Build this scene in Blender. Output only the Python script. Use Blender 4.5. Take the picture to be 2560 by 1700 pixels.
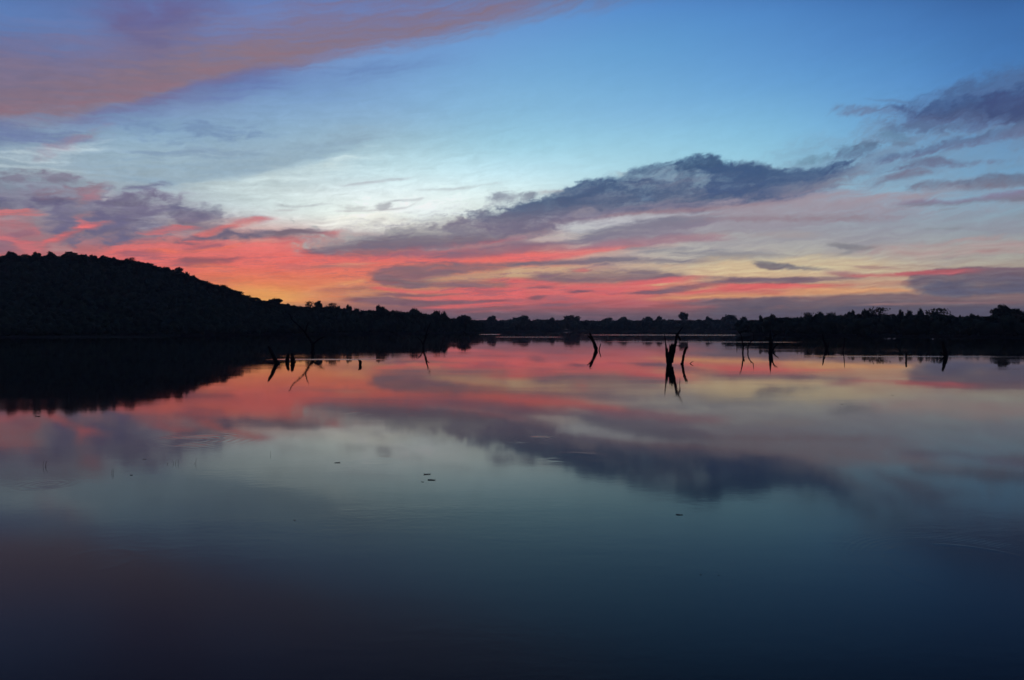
import bpy, math, random
import numpy as np
from mathutils import Vector, Matrix

# ================================================================ camera, world, exposure
for o in list(bpy.data.objects):
    bpy.data.objects.remove(o, do_unlink=True)
scene = bpy.context.scene
COL = scene.collection
EYE = 3.5                                   # eye height above the lake, metres

cam_data = bpy.data.cameras.new("camera")
cam_data.sensor_width = 36.0
cam_data.lens = 24.0
cam_data.clip_start = 0.1
cam_data.clip_end = 20000.0
cam_data.shift_y = -30.0 / 2560.0
camera = bpy.data.objects.new("camera", cam_data)
camera.location = (0, 0, EYE)
camera.rotation_euler = (math.radians(90), 0, 0)
COL.objects.link(camera)
scene.camera = camera

# dusk: the sun has set behind the hill, so there is no sun lamp; the glowing sky is the only light
world = bpy.data.worlds.new("World")
scene.world = world
world.use_nodes = True
wn = world.node_tree.nodes
sky_tex = wn.new("ShaderNodeTexSky")
sky_tex.sky_type = 'NISHITA'
sky_tex.sun_disc = False
sky_tex.sun_elevation = math.radians(-2.0)
sky_tex.sun_rotation = math.radians(-20.0)
wn["Background"].inputs["Strength"].default_value = 0.05
world.node_tree.links.new(sky_tex.outputs[0], wn["Background"].inputs["Color"])

scene.view_settings.view_transform = 'Standard'
scene.view_settings.look = 'None'
scene.view_settings.exposure = 0.0
scene.view_settings.gamma = 1.0
scene.view_settings.use_curve_mapping = False
scene.render.engine = 'CYCLES'
scene.cycles.max_bounces = 6
scene.cycles.volume_bounces = 1
scene.cycles.caustics_reflective = False
scene.cycles.caustics_refractive = False

rng = np.random.RandomState(7)
random.seed(7)

# ================================================================ helpers
def new_mesh(name, verts, faces, mats=()):
    me = bpy.data.meshes.new(name)
    verts = np.asarray(verts, np.float32).reshape(-1, 3)
    me.vertices.add(len(verts))
    me.vertices.foreach_set("co", verts.ravel())
    if isinstance(faces, np.ndarray):
        n, k = faces.shape
        me.loops.add(n * k)
        me.loops.foreach_set("vertex_index", faces.astype(np.int32).ravel())
        me.polygons.add(n)
        me.polygons.foreach_set("loop_start", np.arange(0, n * k, k, dtype=np.int32))
    else:
        tot = [len(f) for f in faces]
        me.loops.add(sum(tot))
        me.loops.foreach_set("vertex_index", np.array([i for f in faces for i in f], np.int32))
        me.polygons.add(len(faces))
        me.polygons.foreach_set("loop_start", np.concatenate([[0], np.cumsum(tot)[:-1]]).astype(np.int32))
    me.update(calc_edges=True)
    me.validate()
    for m in mats:
        me.materials.append(m)
    return me

def link(name, data, parent=None, loc=(0, 0, 0)):
    o = bpy.data.objects.new(name, data)
    COL.objects.link(o)
    o.location = loc
    if parent is not None:
        o.parent = parent
    return o

def tag(o, label=None, category=None, group=None, kind=None):
    if label: o["label"] = label
    if category: o["category"] = category
    if group: o["group"] = group
    if kind: o["kind"] = kind
    return o

def smooth(me):
    me.polygons.foreach_set("use_smooth", np.ones(len(me.polygons), bool))

def node_mat(name):
    m = bpy.data.materials.new(name)
    m.use_nodes = True
    return m, m.node_tree.nodes, m.node_tree.links, m.node_tree.nodes["Principled BSDF"]

def mottled(name, c1, c2, scale, rough=0.95, bump=0.0):
    m, N, L, p = node_mat(name)
    geo = N.new("ShaderNodeNewGeometry")
    nz = N.new("ShaderNodeTexNoise"); nz.inputs["Scale"].default_value = scale; nz.inputs["Detail"].default_value = 5
    L.new(geo.outputs["Position"], nz.inputs["Vector"])
    rp = N.new("ShaderNodeValToRGB")
    rp.color_ramp.elements[0].position = 0.35; rp.color_ramp.elements[0].color = (*c1, 1)
    rp.color_ramp.elements[1].position = 0.68; rp.color_ramp.elements[1].color = (*c2, 1)
    L.new(nz.outputs["Fac"], rp.inputs["Fac"]); L.new(rp.outputs["Color"], p.inputs["Base Color"])
    p.inputs["Roughness"].default_value = rough
    p.inputs["Specular IOR Level"].default_value = 0.15
    if bump:
        b = N.new("ShaderNodeBump"); b.inputs["Distance"].default_value = bump
        L.new(nz.outputs["Fac"], b.inputs["Height"]); L.new(b.outputs["Normal"], p.inputs["Normal"])
    return m

MAT_LEAF = mottled("dark_foliage", (0.024, 0.036, 0.019), (0.052, 0.066, 0.033), 0.35)
MAT_BARK = mottled("wet_dead_bark", (0.010, 0.008, 0.007), (0.030, 0.025, 0.022), 9.0, 0.8, 0.02)
MAT_TRUNK = mottled("living_bark", (0.03, 0.025, 0.02), (0.06, 0.05, 0.04), 4.0)
MAT_SOIL = mottled("forest_floor", (0.018, 0.020, 0.012), (0.035, 0.036, 0.022), 0.15)
MAT_LITTER = mottled("wet_dead_leaf", (0.012, 0.010, 0.006), (0.035, 0.026, 0.014), 30.0, 0.5)
MAT_PALE = mottled("pale_dead_leaf", (0.08, 0.07, 0.05), (0.14, 0.12, 0.09), 30.0, 0.5)
MAT_REED = mottled("reed_stalk", (0.02, 0.022, 0.012), (0.045, 0.045, 0.025), 12.0, 0.7)

# ================================================================ sky dome
SKY_SAT = 0.93
SKY_AZ = [-36.87, -29.36, -20.56, -10.62, 0.0, 10.62, 20.56, 29.36, 36.87]
SKY_EL = [-1.5, 0.2, 1.2, 2.2, 3.2, 4.4, 5.7, 7.2, 9, 11, 13, 15, 17.4, 18.8, 20.5, 22, 23.5, 25, 26.5, 28, 31, 34, 38]
SKY_GRID = [
[(150,100,95),(140,95,95),(110,84,95),(88,76,95),(82,74,95),(80,74,95),(78,73,95),(74,72,95),(70,70,94)],
[(202,121,95),(192,116,95),(141,95,98),(105,86,104),(95,80,102),(93,80,102),(89,80,102),(85,80,104),(79,77,102)],
[(236,133,88),(226,134,88),(177,110,95),(131,96,108),(122,92,108),(122,91,106),(116,94,107),(111,94,106),(102,90,105)],
[(250,134,85),(252,145,81),(243,151,91),(187,123,108),(205,108,104),(206,105,104),(193,130,113),(173,134,118),(150,120,117)],
[(243,116,92),(253,125,84),(255,149,85),(223,146,107),(215,120,108),(222,133,110),(226,167,125),(209,170,138),(188,158,136)],
[(219,106,104),(242,108,93),(254,118,89),(244,121,96),(206,144,120),(219,179,145),(219,194,157),(203,181,157),(182,171,157)],
[(176,122,131),(207,115,115),(245,118,103),(244,116,101),(230,125,112),(205,186,171),(196,189,175),(182,177,172),(166,172,172)],
[(156,139,153),(170,141,152),(221,163,155),(191,164,164),(203,175,169),(200,194,188),(185,185,185),(166,177,186),(151,174,188)],
[(141,152,172),(166,172,185),(214,222,222),(246,252,242),(220,226,220),(186,184,194),(172,185,197),(152,181,201),(134,174,203)],
[(150,172,189),(167,187,199),(199,217,220),(234,250,251),(225,246,246),(184,215,224),(162,201,220),(136,185,216),(112,166,211)],
[(133,156,186),(153,183,204),(165,191,206),(199,230,238),(196,235,247),(171,218,234),(149,205,230),(120,178,220),(97,152,208)],
[(120,135,174),(129,161,197),(144,178,206),(162,198,216),(161,212,233),(151,206,232),(132,193,228),(107,167,218),(84,140,201)],
[(109,127,175),(119,134,179),(125,160,203),(137,179,216),(137,191,225),(129,187,228),(113,175,223),(91,151,212),(70,125,190)],
[(99,125,181),(113,130,180),(114,146,198),(126,170,215),(128,183,224),(118,178,224),(102,164,220),(83,143,206),(64,117,183)],
[(92,127,188),(107,127,182),(114,141,197),(118,161,213),(117,173,221),(107,168,220),(93,154,215),(75,132,199),(59,110,176)],
[(83,112,170),(101,124,182),(112,137,196),(113,153,211),(110,165,219),(99,161,217),(86,146,210),(69,124,191),(51,94,157)],
[(72,91,143),(91,112,168),(107,134,196),(107,145,208),(104,156,216),(92,152,213),(79,138,205),(60,108,174),(43,76,134)],
[(64,78,126),(78,91,141),(96,119,180),(99,137,206),(98,146,210),(85,142,209),(70,121,187),(50,86,147),(41,69,121)],
[(56,69,113),(69,81,127),(80,95,149),(88,117,177),(88,127,189),(75,120,183),(58,97,157),(47,77,133),(40,64,112)],
[(51,66,111),(60,70,112),(72,83,132),(76,96,147),(75,99,154),(65,98,154),(53,86,141),(44,68,118),(42,63,110)],
[(44,62,108),(49,65,109),(57,68,111),(62,74,116),(60,77,122),(54,76,122),(47,71,120),(44,64,111),(44,62,108)],
[(44,62,108),(44,62,108),(45,62,108),(50,66,111),(50,67,112),(47,67,113),(44,63,109),(44,62,108),(44,62,108)],
[(44,62,108),(44,62,108),(44,62,108),(44,62,108),(44,62,108),(44,62,108),(44,62,108),(44,62,108),(44,62,108)]]
SKY_BANDS = [
([-31.43,-29.31,-28.0,-26.38,-22.42],[22.79,23.24,22.65,23.8,24.47],[20.95,19.8,18.24,20.3,23.6],(104,98,150),(108,98,140),0.85,3.25,3.899,4.9,6.54,0.4,0.1,0.12,'b'),
([-57.3,-37.3,-35.23,-33.05,-28.88,-24.33],[18.51,18.51,18.64,18.75,19.35,21.34],[14.69,14.69,15.24,15.8,17.56,18.97],(112,112,156),(128,108,134),0.85,5.001,2.223,16.0,5.24,0.3,0.1,0.15,'s'),
([-57.72,-37.72,-35.45,-33.04,-30.86,-28.59,-24.56,-21.72,-18.77,-15.71,-12.55,-8.83,-5.02,-1.34,2.35,5.85,9.32],[16.16,16.16,16.67,17.19,18.1,19.02,20.86,21.85,22.81,23.69,24.53,25.26,25.9,26.63,27.26,27.81,28.27],[13.75,13.75,14.24,14.72,15.53,16.34,18.15,19.07,19.97,20.84,21.68,22.56,23.36,24.14,24.82,25.25,25.58],(122,114,152),(140,108,128),0.95,5.911,2.149,16.0,20.26,0.2,0.04,0.14,'s'),
([-57.16,-37.16,-33.85,-30.59,-27.55,-24.33,-19.44,-15.71],[15.31,15.31,16.36,17.64,18.76,19.8,21.46,22.71],[13.87,13.87,14.51,15.57,16.84,18.32,20.06,21.49],(142,106,126),(142,106,126),0.45,1.695,0.77,16.0,5.81,0.2,0.05,0.3,'s'),
([-57.16,-37.16,-34.62,-31.43,-28.44,-26.19],[14.38,14.38,14.78,15.89,17.17,17.96],[13.78,13.78,14.43,15.35,16.62,17.59],(150,108,126),(150,108,126),0.35,0.697,0.363,16.0,3.51,0.12,0.05,0.3,'s'),
([-30.17,-26.19,-23.38,-20.44,-16.35],[17.89,19.43,20.35,21.25,22.55],[17.17,18.33,19.24,20.13,21.43],(150,118,132),(150,118,132),0.4,1.552,1.207,5.42,6.5,0.2,0.05,0.3,'s'),
([-33.45,-31.22,-28.88,-26.19,-23.38,-20.44,-16.87],[14.31,15.24,16.19,17.5,18.72,19.66,20.33],[13.6,14.43,15.27,16.38,17.21,18.23,19.66],(98,110,168),(98,110,168),0.6,0.567,2.501,4.19,6.29,0.16,0.05,0.2,'s'),
([-24.8,-20.94,-18.42],[17.97,19.03,19.02],[17.22,17.88,18.54],(96,120,182),(96,120,182),0.35,1.059,1.412,4.44,5.55,0.2,0.05,0.3,'s'),
([-16.02,-10.94,-8.0,-5.02],[20.05,20.79,21.27,21.71],[19.48,19.98,20.58,21.13],(96,126,182),(96,126,182),0.55,1.375,1.49,8.64,8.64,0.12,0.05,0.3,'s'),
([-16.95,-13.98,-10.94],[19.02,19.66,20.27],[18.15,18.69,19.19],(108,144,196),(108,144,196),0.45,1.341,2.235,8.43,8.43,0.15,0.05,0.3,'s'),
([-58.14,-38.14,-35.93,-33.59,-31.11,-27.94,-24.56,-21.72,-18.77,-15.71,-12.55,-9.32,-6.02],[18.12,18.12,18.54,18.95,19.35,20.31,21.26,22.3,23.31,24.29,25.13,25.91,26.62],[13.68,13.68,14.25,14.84,15.42,16.78,18.15,19.21,20.25,21.27,22.19,23.07,23.89],(140,108,128),(140,108,128),0.4,4.436,2.957,16.0,15.49,0.25,0.06,0.2,'s'),
([-57.23,-37.23,-34.62,-32.65,-31.26],[13.51,13.51,13.68,13.72,13.73],[12.22,12.22,12.53,13.08,13.46],(104,118,165),(104,118,165),0.72,0.786,0.786,16.0,2.64,0.22,0.07,0.5,'s'),
([-34.78,-34.0,-32.65,-30.76],[12.33,12.71,13.35,14.26],[11.52,11.99,12.63,13.71],(150,134,158),(150,134,158),0.75,0.738,0.886,1.48,1.86,0.2,0.08,0.45,'b'),
([-30.17,-27.55,-24.33,-20.44],[14.9,14.98,15.28,15.59],[14.07,14.13,14.31,14.5],(112,140,180),(112,140,180),0.6,1.17,1.337,3.15,5.25,0.3,0.08,0.6,'b'),
([-29.31,-25.27,-22.42,-19.44],[12.78,13.43,13.52,13.68],[12.31,12.85,13.22,13.53],(122,146,180),(122,146,180),0.6,0.512,0.682,3.22,3.22,0.2,0.06,0.5,'s'),
([-31.43,-27.1,-22.42,-19.44,-15.71,-10.98],[11.86,12.46,13.32,13.88,14.88,16.5],[10.37,10.51,11.31,12.25,13.33,15.26],(140,168,190),(140,168,190),0.7,2.123,0.885,5.56,6.67,0.15,0.06,0.4,'s'),
([-24.33,-21.44,-18.42,-15.71,-12.08],[11.06,11.59,12.43,13.13,14.58],[10.56,10.98,11.6,12.08,13.33],(214,232,232),(214,232,232),0.6,0.729,2.005,4.58,6.87,0.08,0.04,0.3,'s'),
([-57.23,-37.23,-33.85,-30.59],[11.61,11.61,12.37,13.18],[11.0,11.0,11.56,12.81],(204,220,224),(204,220,224),0.5,0.638,0.765,16.0,2.4,0.2,0.08,0.5,'s'),
([-57.23,-37.23,-34.62,-32.25],[11.0,11.0,11.0,10.93],[10.39,10.39,10.55,10.56],(196,212,216),(196,212,216),0.55,0.502,0.628,16.0,2.37,0.2,0.08,0.5,'s'),
([-57.26,-37.26,-35.2,-33.45,-32.0],[10.06,10.06,10.65,10.86,10.53],[9.66,9.66,10.0,10.12,10.2],(124,118,140),(124,118,140),0.8,0.584,0.584,16.0,1.76,0.2,0.09,0.5,'b'),
([-57.26,-37.26,-34.85,-32.73,-30.51,-27.37,-24.9],[9.74,9.74,9.79,10.12,9.93,9.7,9.63],[7.75,7.75,7.91,7.77,7.17,6.67,6.81],(136,130,152),(136,130,152),0.8,1.406,1.406,16.0,4.18,0.3,0.1,0.3,'b'),
([-34.85,-32.0,-29.74,-26.97],[9.14,9.02,9.49,9.47],[6.83,6.37,6.35,6.7],(118,112,142),(118,112,142),0.7,1.659,1.659,2.78,4.52,0.35,0.12,0.4,'b'),
([-57.26,-37.26,-36.08,-35.67],[8.71,8.71,8.68,8.6],[8.15,8.15,8.36,8.48],(108,106,136),(108,106,136),0.9,0.438,0.438,16.0,1.38,0.2,0.1,0.4,'b'),
([-35.26,-34.16,-33.02],[8.93,9.13,8.92],[8.28,8.22,8.5],(104,98,132),(104,98,132),0.85,0.65,0.65,1.31,1.31,0.25,0.1,0.5,'b'),
([-34.51,-32.73,-31.85,-30.96],[9.42,9.7,10.13,10.31],[9.01,9.2,9.45,9.71],(150,110,130),(150,110,130),0.7,0.671,0.805,1.69,0.84,0.25,0.1,0.5,'b'),
([-32.59,-31.71,-31.03],[8.96,9.55,9.75],[8.54,8.96,9.37],(176,110,126),(176,110,126),0.6,0.544,0.544,1.03,1.03,0.2,0.08,0.4,'s'),
([-31.19,-30.73,-30.35],[9.1,9.48,9.69],[8.84,9.05,9.34],(212,208,206),(212,208,206),0.65,0.554,0.416,0.87,0.7,0.15,0.06,0.3,'s'),
([-30.81,-29.74,-28.57,-26.56],[9.73,9.92,9.86,10.04],[7.84,7.23,7.66,9.5],(116,108,138),(116,108,138),0.85,1.144,1.716,2.16,2.88,0.35,0.1,0.55,'b'),
([-29.59,-28.57,-27.05],[10.37,10.42,10.79],[10.02,10.16,10.57],(104,104,138),(104,104,138),0.75,0.36,0.433,0.91,2.18,0.12,0.06,0.4,'s'),
([-34.3,-32.44,-32.0,-30.88,-29.35,-27.37],[7.88,7.2,7.83,8.69,7.25,7.21],[5.71,5.66,7.06,6.1,6.37,6.31],(110,104,138),(110,104,138),0.85,1.103,0.965,2.08,2.6,0.4,0.1,0.45,'b'),
([-29.35,-27.77,-25.9],[7.6,8.16,8.75],[7.25,7.72,8.21],(168,168,182),(168,168,182),0.6,0.875,0.875,2.2,2.2,0.2,0.08,0.5,'s'),
([-57.26,-37.26,-35.87,-34.65],[8.15,8.15,8.13,8.01],[7.59,7.59,7.73,7.6],(216,110,112),(216,110,112),0.85,0.331,0.662,16.0,1.67,0.2,0.06,0.4,'s'),
([-57.26,-37.26,-35.87,-34.99,-34.44],[7.59,7.59,7.73,7.73,7.37],[5.99,5.99,5.93,6.33,6.87],(190,112,122),(190,112,122),0.8,0.685,0.913,16.0,1.15,0.3,0.08,0.5,'b'),
([-36.74,-35.87,-35.2],[6.59,6.75,6.64],[6.35,6.26,6.31],(150,104,128),(150,104,128),0.7,0.501,0.626,0.94,0.94,0.2,0.08,0.5,'b'),
([-57.26,-37.26,-36.21,-35.4],[7.39,7.39,7.53,7.49],[7.23,7.23,7.33,7.36],(184,158,165),(184,158,165),0.6,0.219,0.219,16.0,0.83,0.12,0.05,0.3,'s'),
([-32.73,-32.3,-31.41],[7.93,8.14,8.26],[7.68,7.89,8.13],(226,110,116),(226,110,116),0.85,0.338,0.541,0.85,1.02,0.15,0.06,0.3,'s'),
([-32.73,-32.3,-31.85,-30.73],[7.85,7.8,7.41,7.72],[7.34,7.04,7.07,7.5],(210,108,118),(210,108,118),0.8,0.407,0.543,0.68,1.37,0.2,0.06,0.4,'s'),
([-34.85,-34.16,-33.45,-32.44,-31.48],[5.75,6.22,6.69,7.15,7.4],[5.17,5.8,6.23,6.69,7.1],(240,104,104),(240,104,104),0.95,0.529,0.595,1.16,1.5,0.12,0.05,0.35,'s'),
([-57.26,-37.26,-36.28,-35.54,-34.51],[6.15,6.15,6.23,5.95,5.78],[5.82,5.82,5.9,5.13,5.03],(230,108,112),(230,108,112),0.85,0.341,0.681,16.0,1.43,0.2,0.06,0.35,'s'),
([-57.26,-37.26,-36.34,-35.94],[5.86,5.86,5.89,5.68],[5.18,5.18,5.24,5.27],(150,108,134),(150,108,134),0.7,0.327,0.546,16.0,0.82,0.2,0.06,0.4,'s'),
([-34.16,-33.09,-32.3],[5.72,5.87,5.5],[4.96,5.11,4.98],(196,165,165),(196,165,165),0.75,0.397,0.795,1.0,0.67,0.12,0.05,0.3,'s'),
([-26.64,-25.98,-25.23,-23.19,-22.75,-20.09],[8.87,9.28,9.11,9.16,8.59,8.66],[7.62,7.84,7.98,8.2,8.32,8.52],(100,100,132),(124,106,132),0.85,0.615,0.769,1.16,2.32,0.2,0.1,0.35,'b'),
([-25.9,-24.05,-22.32],[8.21,8.15,8.07],[7.48,7.32,7.69],(130,112,134),(130,112,134),0.8,0.461,0.768,1.16,1.93,0.2,0.08,0.3,'s'),
([-28.33,-26.97,-25.9,-24.9],[7.15,7.51,7.85,7.96],[6.88,7.06,7.3,7.59],(216,108,112),(216,108,112),0.75,0.445,0.594,1.87,1.31,0.15,0.06,0.35,'s'),
([-25.23,-24.22,-22.75,-21.44,-19.82],[6.98,7.49,8.04,8.39,8.65],[6.61,6.85,7.58,8.02,8.48],(228,106,104),(228,106,104),0.85,0.407,0.563,0.98,1.57,0.07,0.03,0.2,'s'),
([-22.75,-20.99,-19.19],[8.41,8.56,8.7],[8.09,8.33,8.59],(200,100,114),(200,100,114),0.6,0.319,0.415,1.6,1.6,0.07,0.04,0.2,'s'),
([-26.88,-25.73,-23.19,-21.44,-20.09],[6.79,6.77,7.55,7.65,7.53],[6.25,6.13,6.72,6.9,7.15],(112,98,126),(112,98,126),0.9,0.774,0.774,1.75,2.34,0.25,0.08,0.4,'b'),
([-21.53,-19.64,-18.17,-14.98],[7.36,7.69,7.85,7.88],[6.89,7.07,7.13,7.45],(108,98,124),(108,98,124),0.85,0.491,0.819,1.65,1.85,0.12,0.06,0.3,'s'),
([-31.56,-29.74,-27.37,-23.19,-18.17,-15.93],[5.54,6.09,6.49,6.53,7.04,6.64],[4.16,4.23,3.88,4.01,4.63,4.69],(252,104,96),(252,104,96),0.9,0.919,1.837,2.31,3.85,0.2,0.06,0.3,'s'),
([-30.12,-28.57,-27.37],[5.36,5.71,5.73],[5.1,5.27,5.32],(165,100,122),(165,100,122),0.6,0.431,0.574,1.62,1.62,0.15,0.06,0.4,'s'),
([-26.15,-24.47,-22.75],[6.02,6.29,6.55],[5.65,5.92,6.37],(150,96,118),(150,96,118),0.75,0.306,0.458,1.92,1.92,0.12,0.06,0.4,'s'),
([-28.57,-25.73,-23.19,-21.61],[5.89,5.9,6.21,6.61],[5.67,5.67,6.02,6.37],(255,112,86),(255,112,86),0.85,0.304,0.396,2.3,1.91,0.1,0.04,0.3,'s'),
([-26.23,-25.57,-24.05,-22.32,-21.35],[5.1,5.32,5.33,5.5,5.68],[4.83,4.72,4.81,5.17,5.49],(132,88,110),(132,88,110),0.95,0.308,0.493,1.35,1.55,0.08,0.05,0.25,'s'),
([-27.13,-26.15,-25.23],[4.97,5.11,4.87],[4.7,4.65,4.69],(190,100,108),(190,100,108),0.6,0.298,0.448,1.13,1.5,0.1,0.05,0.3,'s'),
([-25.73,-23.19,-18.17,-13.05],[4.21,4.48,4.15,4.15],[2.56,2.14,2.21,2.56],(255,132,84),(255,132,84),0.7,1.935,1.935,2.43,5.07,0.15,0.05,0.3,'s'),
([-23.62,-21.44,-18.73,-16.4],[3.25,3.21,3.17,3.11],[2.13,2.07,2.3,2.62],(255,182,94),(255,182,94),0.85,0.967,0.967,3.04,4.05,0.1,0.04,0.3,'s'),
([-22.32,-18.17,-13.05],[4.7,5.6,5.44],[4.32,4.63,4.95],(255,112,96),(255,112,96),0.6,0.989,0.989,3.11,3.11,0.15,0.05,0.4,'s'),
([-19.64,-18.17,-14.98],[4.02,4.1,4.12],[3.78,3.81,3.87],(222,120,95),(222,120,95),0.6,0.331,0.397,1.87,2.49,0.08,0.04,0.4,'s'),
([-13.9,-11.81,-10.11,-8.56],[11.59,11.89,12.17,12.34],[11.41,11.69,12.02,12.26],(166,166,176),(166,166,176),0.6,0.269,0.299,1.69,1.69,0.06,0.03,0.25,'s'),
([-7.96,-4.91,-2.28,-0.52],[11.4,11.59,11.92,12.1],[11.27,11.42,11.8,12.01],(176,184,190),(176,184,190),0.6,0.277,0.338,2.32,2.32,0.06,0.03,0.25,'s'),
([-19.09,-17.98,-16.37,-14.9],[9.84,9.74,9.87,10.1],[9.68,9.56,9.74,10.02],(158,160,168),(158,160,168),0.75,0.257,0.286,1.08,1.26,0.06,0.04,0.3,'s'),
([-19.09,-17.34],[9.4,9.45],[9.28,9.33],(180,176,180),(180,176,180),0.6,0.226,0.255,1.07,1.25,0.08,0.04,0.3,'s'),
([-14.4,-11.81,-10.54,-8.82,-7.79],[9.5,9.64,9.77,9.99,10.56],[9.4,9.5,9.63,9.86,10.52],(164,158,166),(164,158,166),0.75,0.21,0.24,1.51,1.13,0.06,0.03,0.3,'s'),
([-10.19,-7.96,-7.09],[10.49,10.64,10.83],[10.34,10.52,10.75],(150,150,160),(150,150,160),0.7,0.212,0.212,1.33,1.33,0.05,0.03,0.3,'s'),
([-11.47,-10.96,-10.45,-9.94],[10.07,10.28,10.32,10.29],[9.78,9.63,9.71,10.07],(146,146,156),(146,146,156),0.62,0.33,0.33,0.66,0.57,0.05,0.06,0.3,'b'),
([-14.23,-11.81],[10.01,9.94],[9.68,9.6],(190,194,194),(190,194,194),0.6,0.384,0.384,1.49,1.11,0.1,0.06,0.4,'b'),
([-11.81,-11.22,-10.28],[8.68,9.03,9.14],[8.51,8.61,8.93],(158,152,154),(158,152,154),0.75,0.299,0.299,0.94,0.75,0.06,0.06,0.35,'b'),
([-8.82,-8.13,-7.57],[9.61,9.71,9.76],[9.48,9.54,9.68],(160,156,160),(160,156,160),0.7,0.212,0.243,0.76,0.76,0.06,0.05,0.35,'s'),
([-9.6,-8.99,-8.3],[8.82,9.09,9.11],[8.7,8.88,9.03],(172,160,158),(172,160,158),0.65,0.242,0.242,0.76,0.95,0.06,0.06,0.35,'s'),
([-10.54,-10.02,-9.68],[8.21,8.43,8.52],[8.12,8.3,8.44],(170,158,154),(170,158,154),0.65,0.211,0.211,0.57,0.76,0.06,0.06,0.35,'s'),
([-16.53,-16.04,-15.8],[8.25,8.31,8.12],[8.17,8.02,7.91],(150,156,160),(150,156,160),0.7,0.26,0.26,0.45,0.36,0.06,0.08,0.3,'b'),
([-18.06,-17.9,-17.7],[8.88,8.77,8.45],[8.68,8.44,8.2],(176,180,178),(176,180,178),0.6,0.284,0.284,0.45,0.36,0.06,0.08,0.3,'b'),
([-12.9,-12.48,-12.23],[8.56,8.49,8.33],[8.47,8.34,8.24],(176,170,162),(176,170,162),0.6,0.178,0.178,0.47,0.37,0.05,0.06,0.3,'s'),
([-8.39,-6.22,-4.48],[8.94,9.07,9.22],[8.77,8.9,9.09],(170,172,174),(170,172,174),0.65,0.306,0.306,1.54,1.54,0.1,0.05,0.4,'s'),
([-15.96,-13.07,-10.54,-7.96],[8.69,9.31,9.31,8.86],[8.03,8.22,8.04,8.35],(255,255,244),(255,255,244),0.9,0.893,0.744,2.62,2.62,0.15,0.06,0.3,'s'),
([-9.25,-6.22,-3.16],[10.61,10.6,10.39],[9.09,9.07,9.53],(244,255,254),(244,255,254),0.85,1.223,1.223,2.88,2.88,0.15,0.05,0.2,'s'),
([-19.24,-17.82,-16.04,-15.39],[7.72,7.91,7.86,7.8],[7.15,7.37,7.61,7.7],(124,100,118),(124,100,118),0.78,0.315,0.572,1.08,1.44,0.07,0.06,0.3,'s'),
([-19.24,-17.17,-15.72,-14.57,-13.9],[7.15,7.4,7.62,7.83,7.98],[6.74,6.82,7.12,7.49,7.85],(206,104,110),(206,104,110),0.7,0.505,0.649,1.09,1.27,0.08,0.05,0.3,'s'),
([-17.58,-13.9,-10.54,-6.22,-2.72,1.34],[6.97,7.68,8.04,8.64,9.37,9.97],[6.06,6.17,7.18,7.52,7.9,8.08],(186,184,180),(186,184,180),0.85,0.91,0.91,2.86,1.91,0.2,0.09,0.5,'b'),
([-15.96,-13.07,-9.68],[6.78,7.12,7.63],[6.11,6.27,7.12],(160,154,162),(160,154,162),0.7,0.739,0.591,2.23,2.79,0.15,0.07,0.45,'s'),
([-17.01,-13.9,-10.96,-8.82,-6.22,-2.72,1.34,3.45],[6.32,6.84,7.43,7.65,7.69,7.9,8.34,8.76],[5.82,5.83,5.98,6.28,6.4,7.04,7.3,7.64],(124,106,126),(142,100,122),0.92,0.61,0.686,2.3,2.3,0.12,0.07,0.35,'s'),
([-6.22,-3.6,-0.96,1.34],[8.55,9.1,9.63,10.14],[7.69,7.72,7.91,8.08],(150,140,156),(150,140,156),0.75,0.925,0.925,2.71,1.16,0.2,0.1,0.55,'b'),
([-11.81,-8.82,-4.48,1.34],[6.05,6.45,6.94,7.65],[5.79,5.76,5.9,7.22],(192,100,118),(192,100,118),0.8,0.612,0.765,2.31,1.54,0.08,0.04,0.35,'s'),
([-7.53,-4.48,-0.96,1.34,4.32],[6.6,6.89,7.13,7.48,7.72],[6.3,6.59,6.83,7.17,7.37],(196,156,156),(196,156,156),0.75,0.401,0.463,1.94,2.33,0.06,0.04,0.35,'s'),
([-7.09,-4.48,-0.96,2.57],[5.96,6.5,6.87,7.3],[5.61,5.72,5.91,6.34],(130,104,130),(164,98,120),0.85,0.617,0.617,2.33,2.33,0.1,0.05,0.35,'s'),
([-19.24,-16.77,-12.23,-8.82,-4.48,-0.96,1.34,3.45],[5.92,5.91,5.88,5.84,5.74,6.09,6.44,6.6],[4.35,5.25,5.42,5.46,5.46,5.52,5.65,5.73],(255,104,92),(255,104,92),0.95,0.457,0.335,1.15,2.87,0.05,0.03,0.2,'s'),
([-16.37,-13.9,-11.39],[5.01,5.15,5.28],[4.75,4.81,4.86],(180,130,122),(180,130,122),0.7,0.323,0.411,2.21,2.21,0.08,0.04,0.3,'s'),
([-14.9,-13.07,-10.96],[5.17,5.34,5.46],[5.04,5.12,5.34],(226,168,134),(226,168,134),0.7,0.207,0.236,2.23,2.23,0.05,0.03,0.25,'s'),
([-11.81,-10.54,-7.96,-4.48,1.34],[4.85,5.04,5.3,5.42,5.52],[3.99,3.49,3.34,4.59,5.26],(134,112,124),(128,108,120),0.9,0.458,0.611,1.15,2.88,0.08,0.06,0.3,'s'),
([-11.72,-10.54,-8.39,-4.48,1.34],[4.51,4.53,3.95,3.89,3.81],[3.99,3.58,3.34,3.36,3.55],(122,106,122),(122,106,122),0.75,0.458,0.458,1.15,3.84,0.08,0.05,0.35,'s'),
([-7.96,-4.48,-0.96,1.34],[4.04,4.5,4.95,5.21],[3.82,3.98,4.08,4.16],(214,178,134),(214,178,134),0.85,0.401,0.431,2.32,1.55,0.06,0.04,0.35,'s'),
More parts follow.
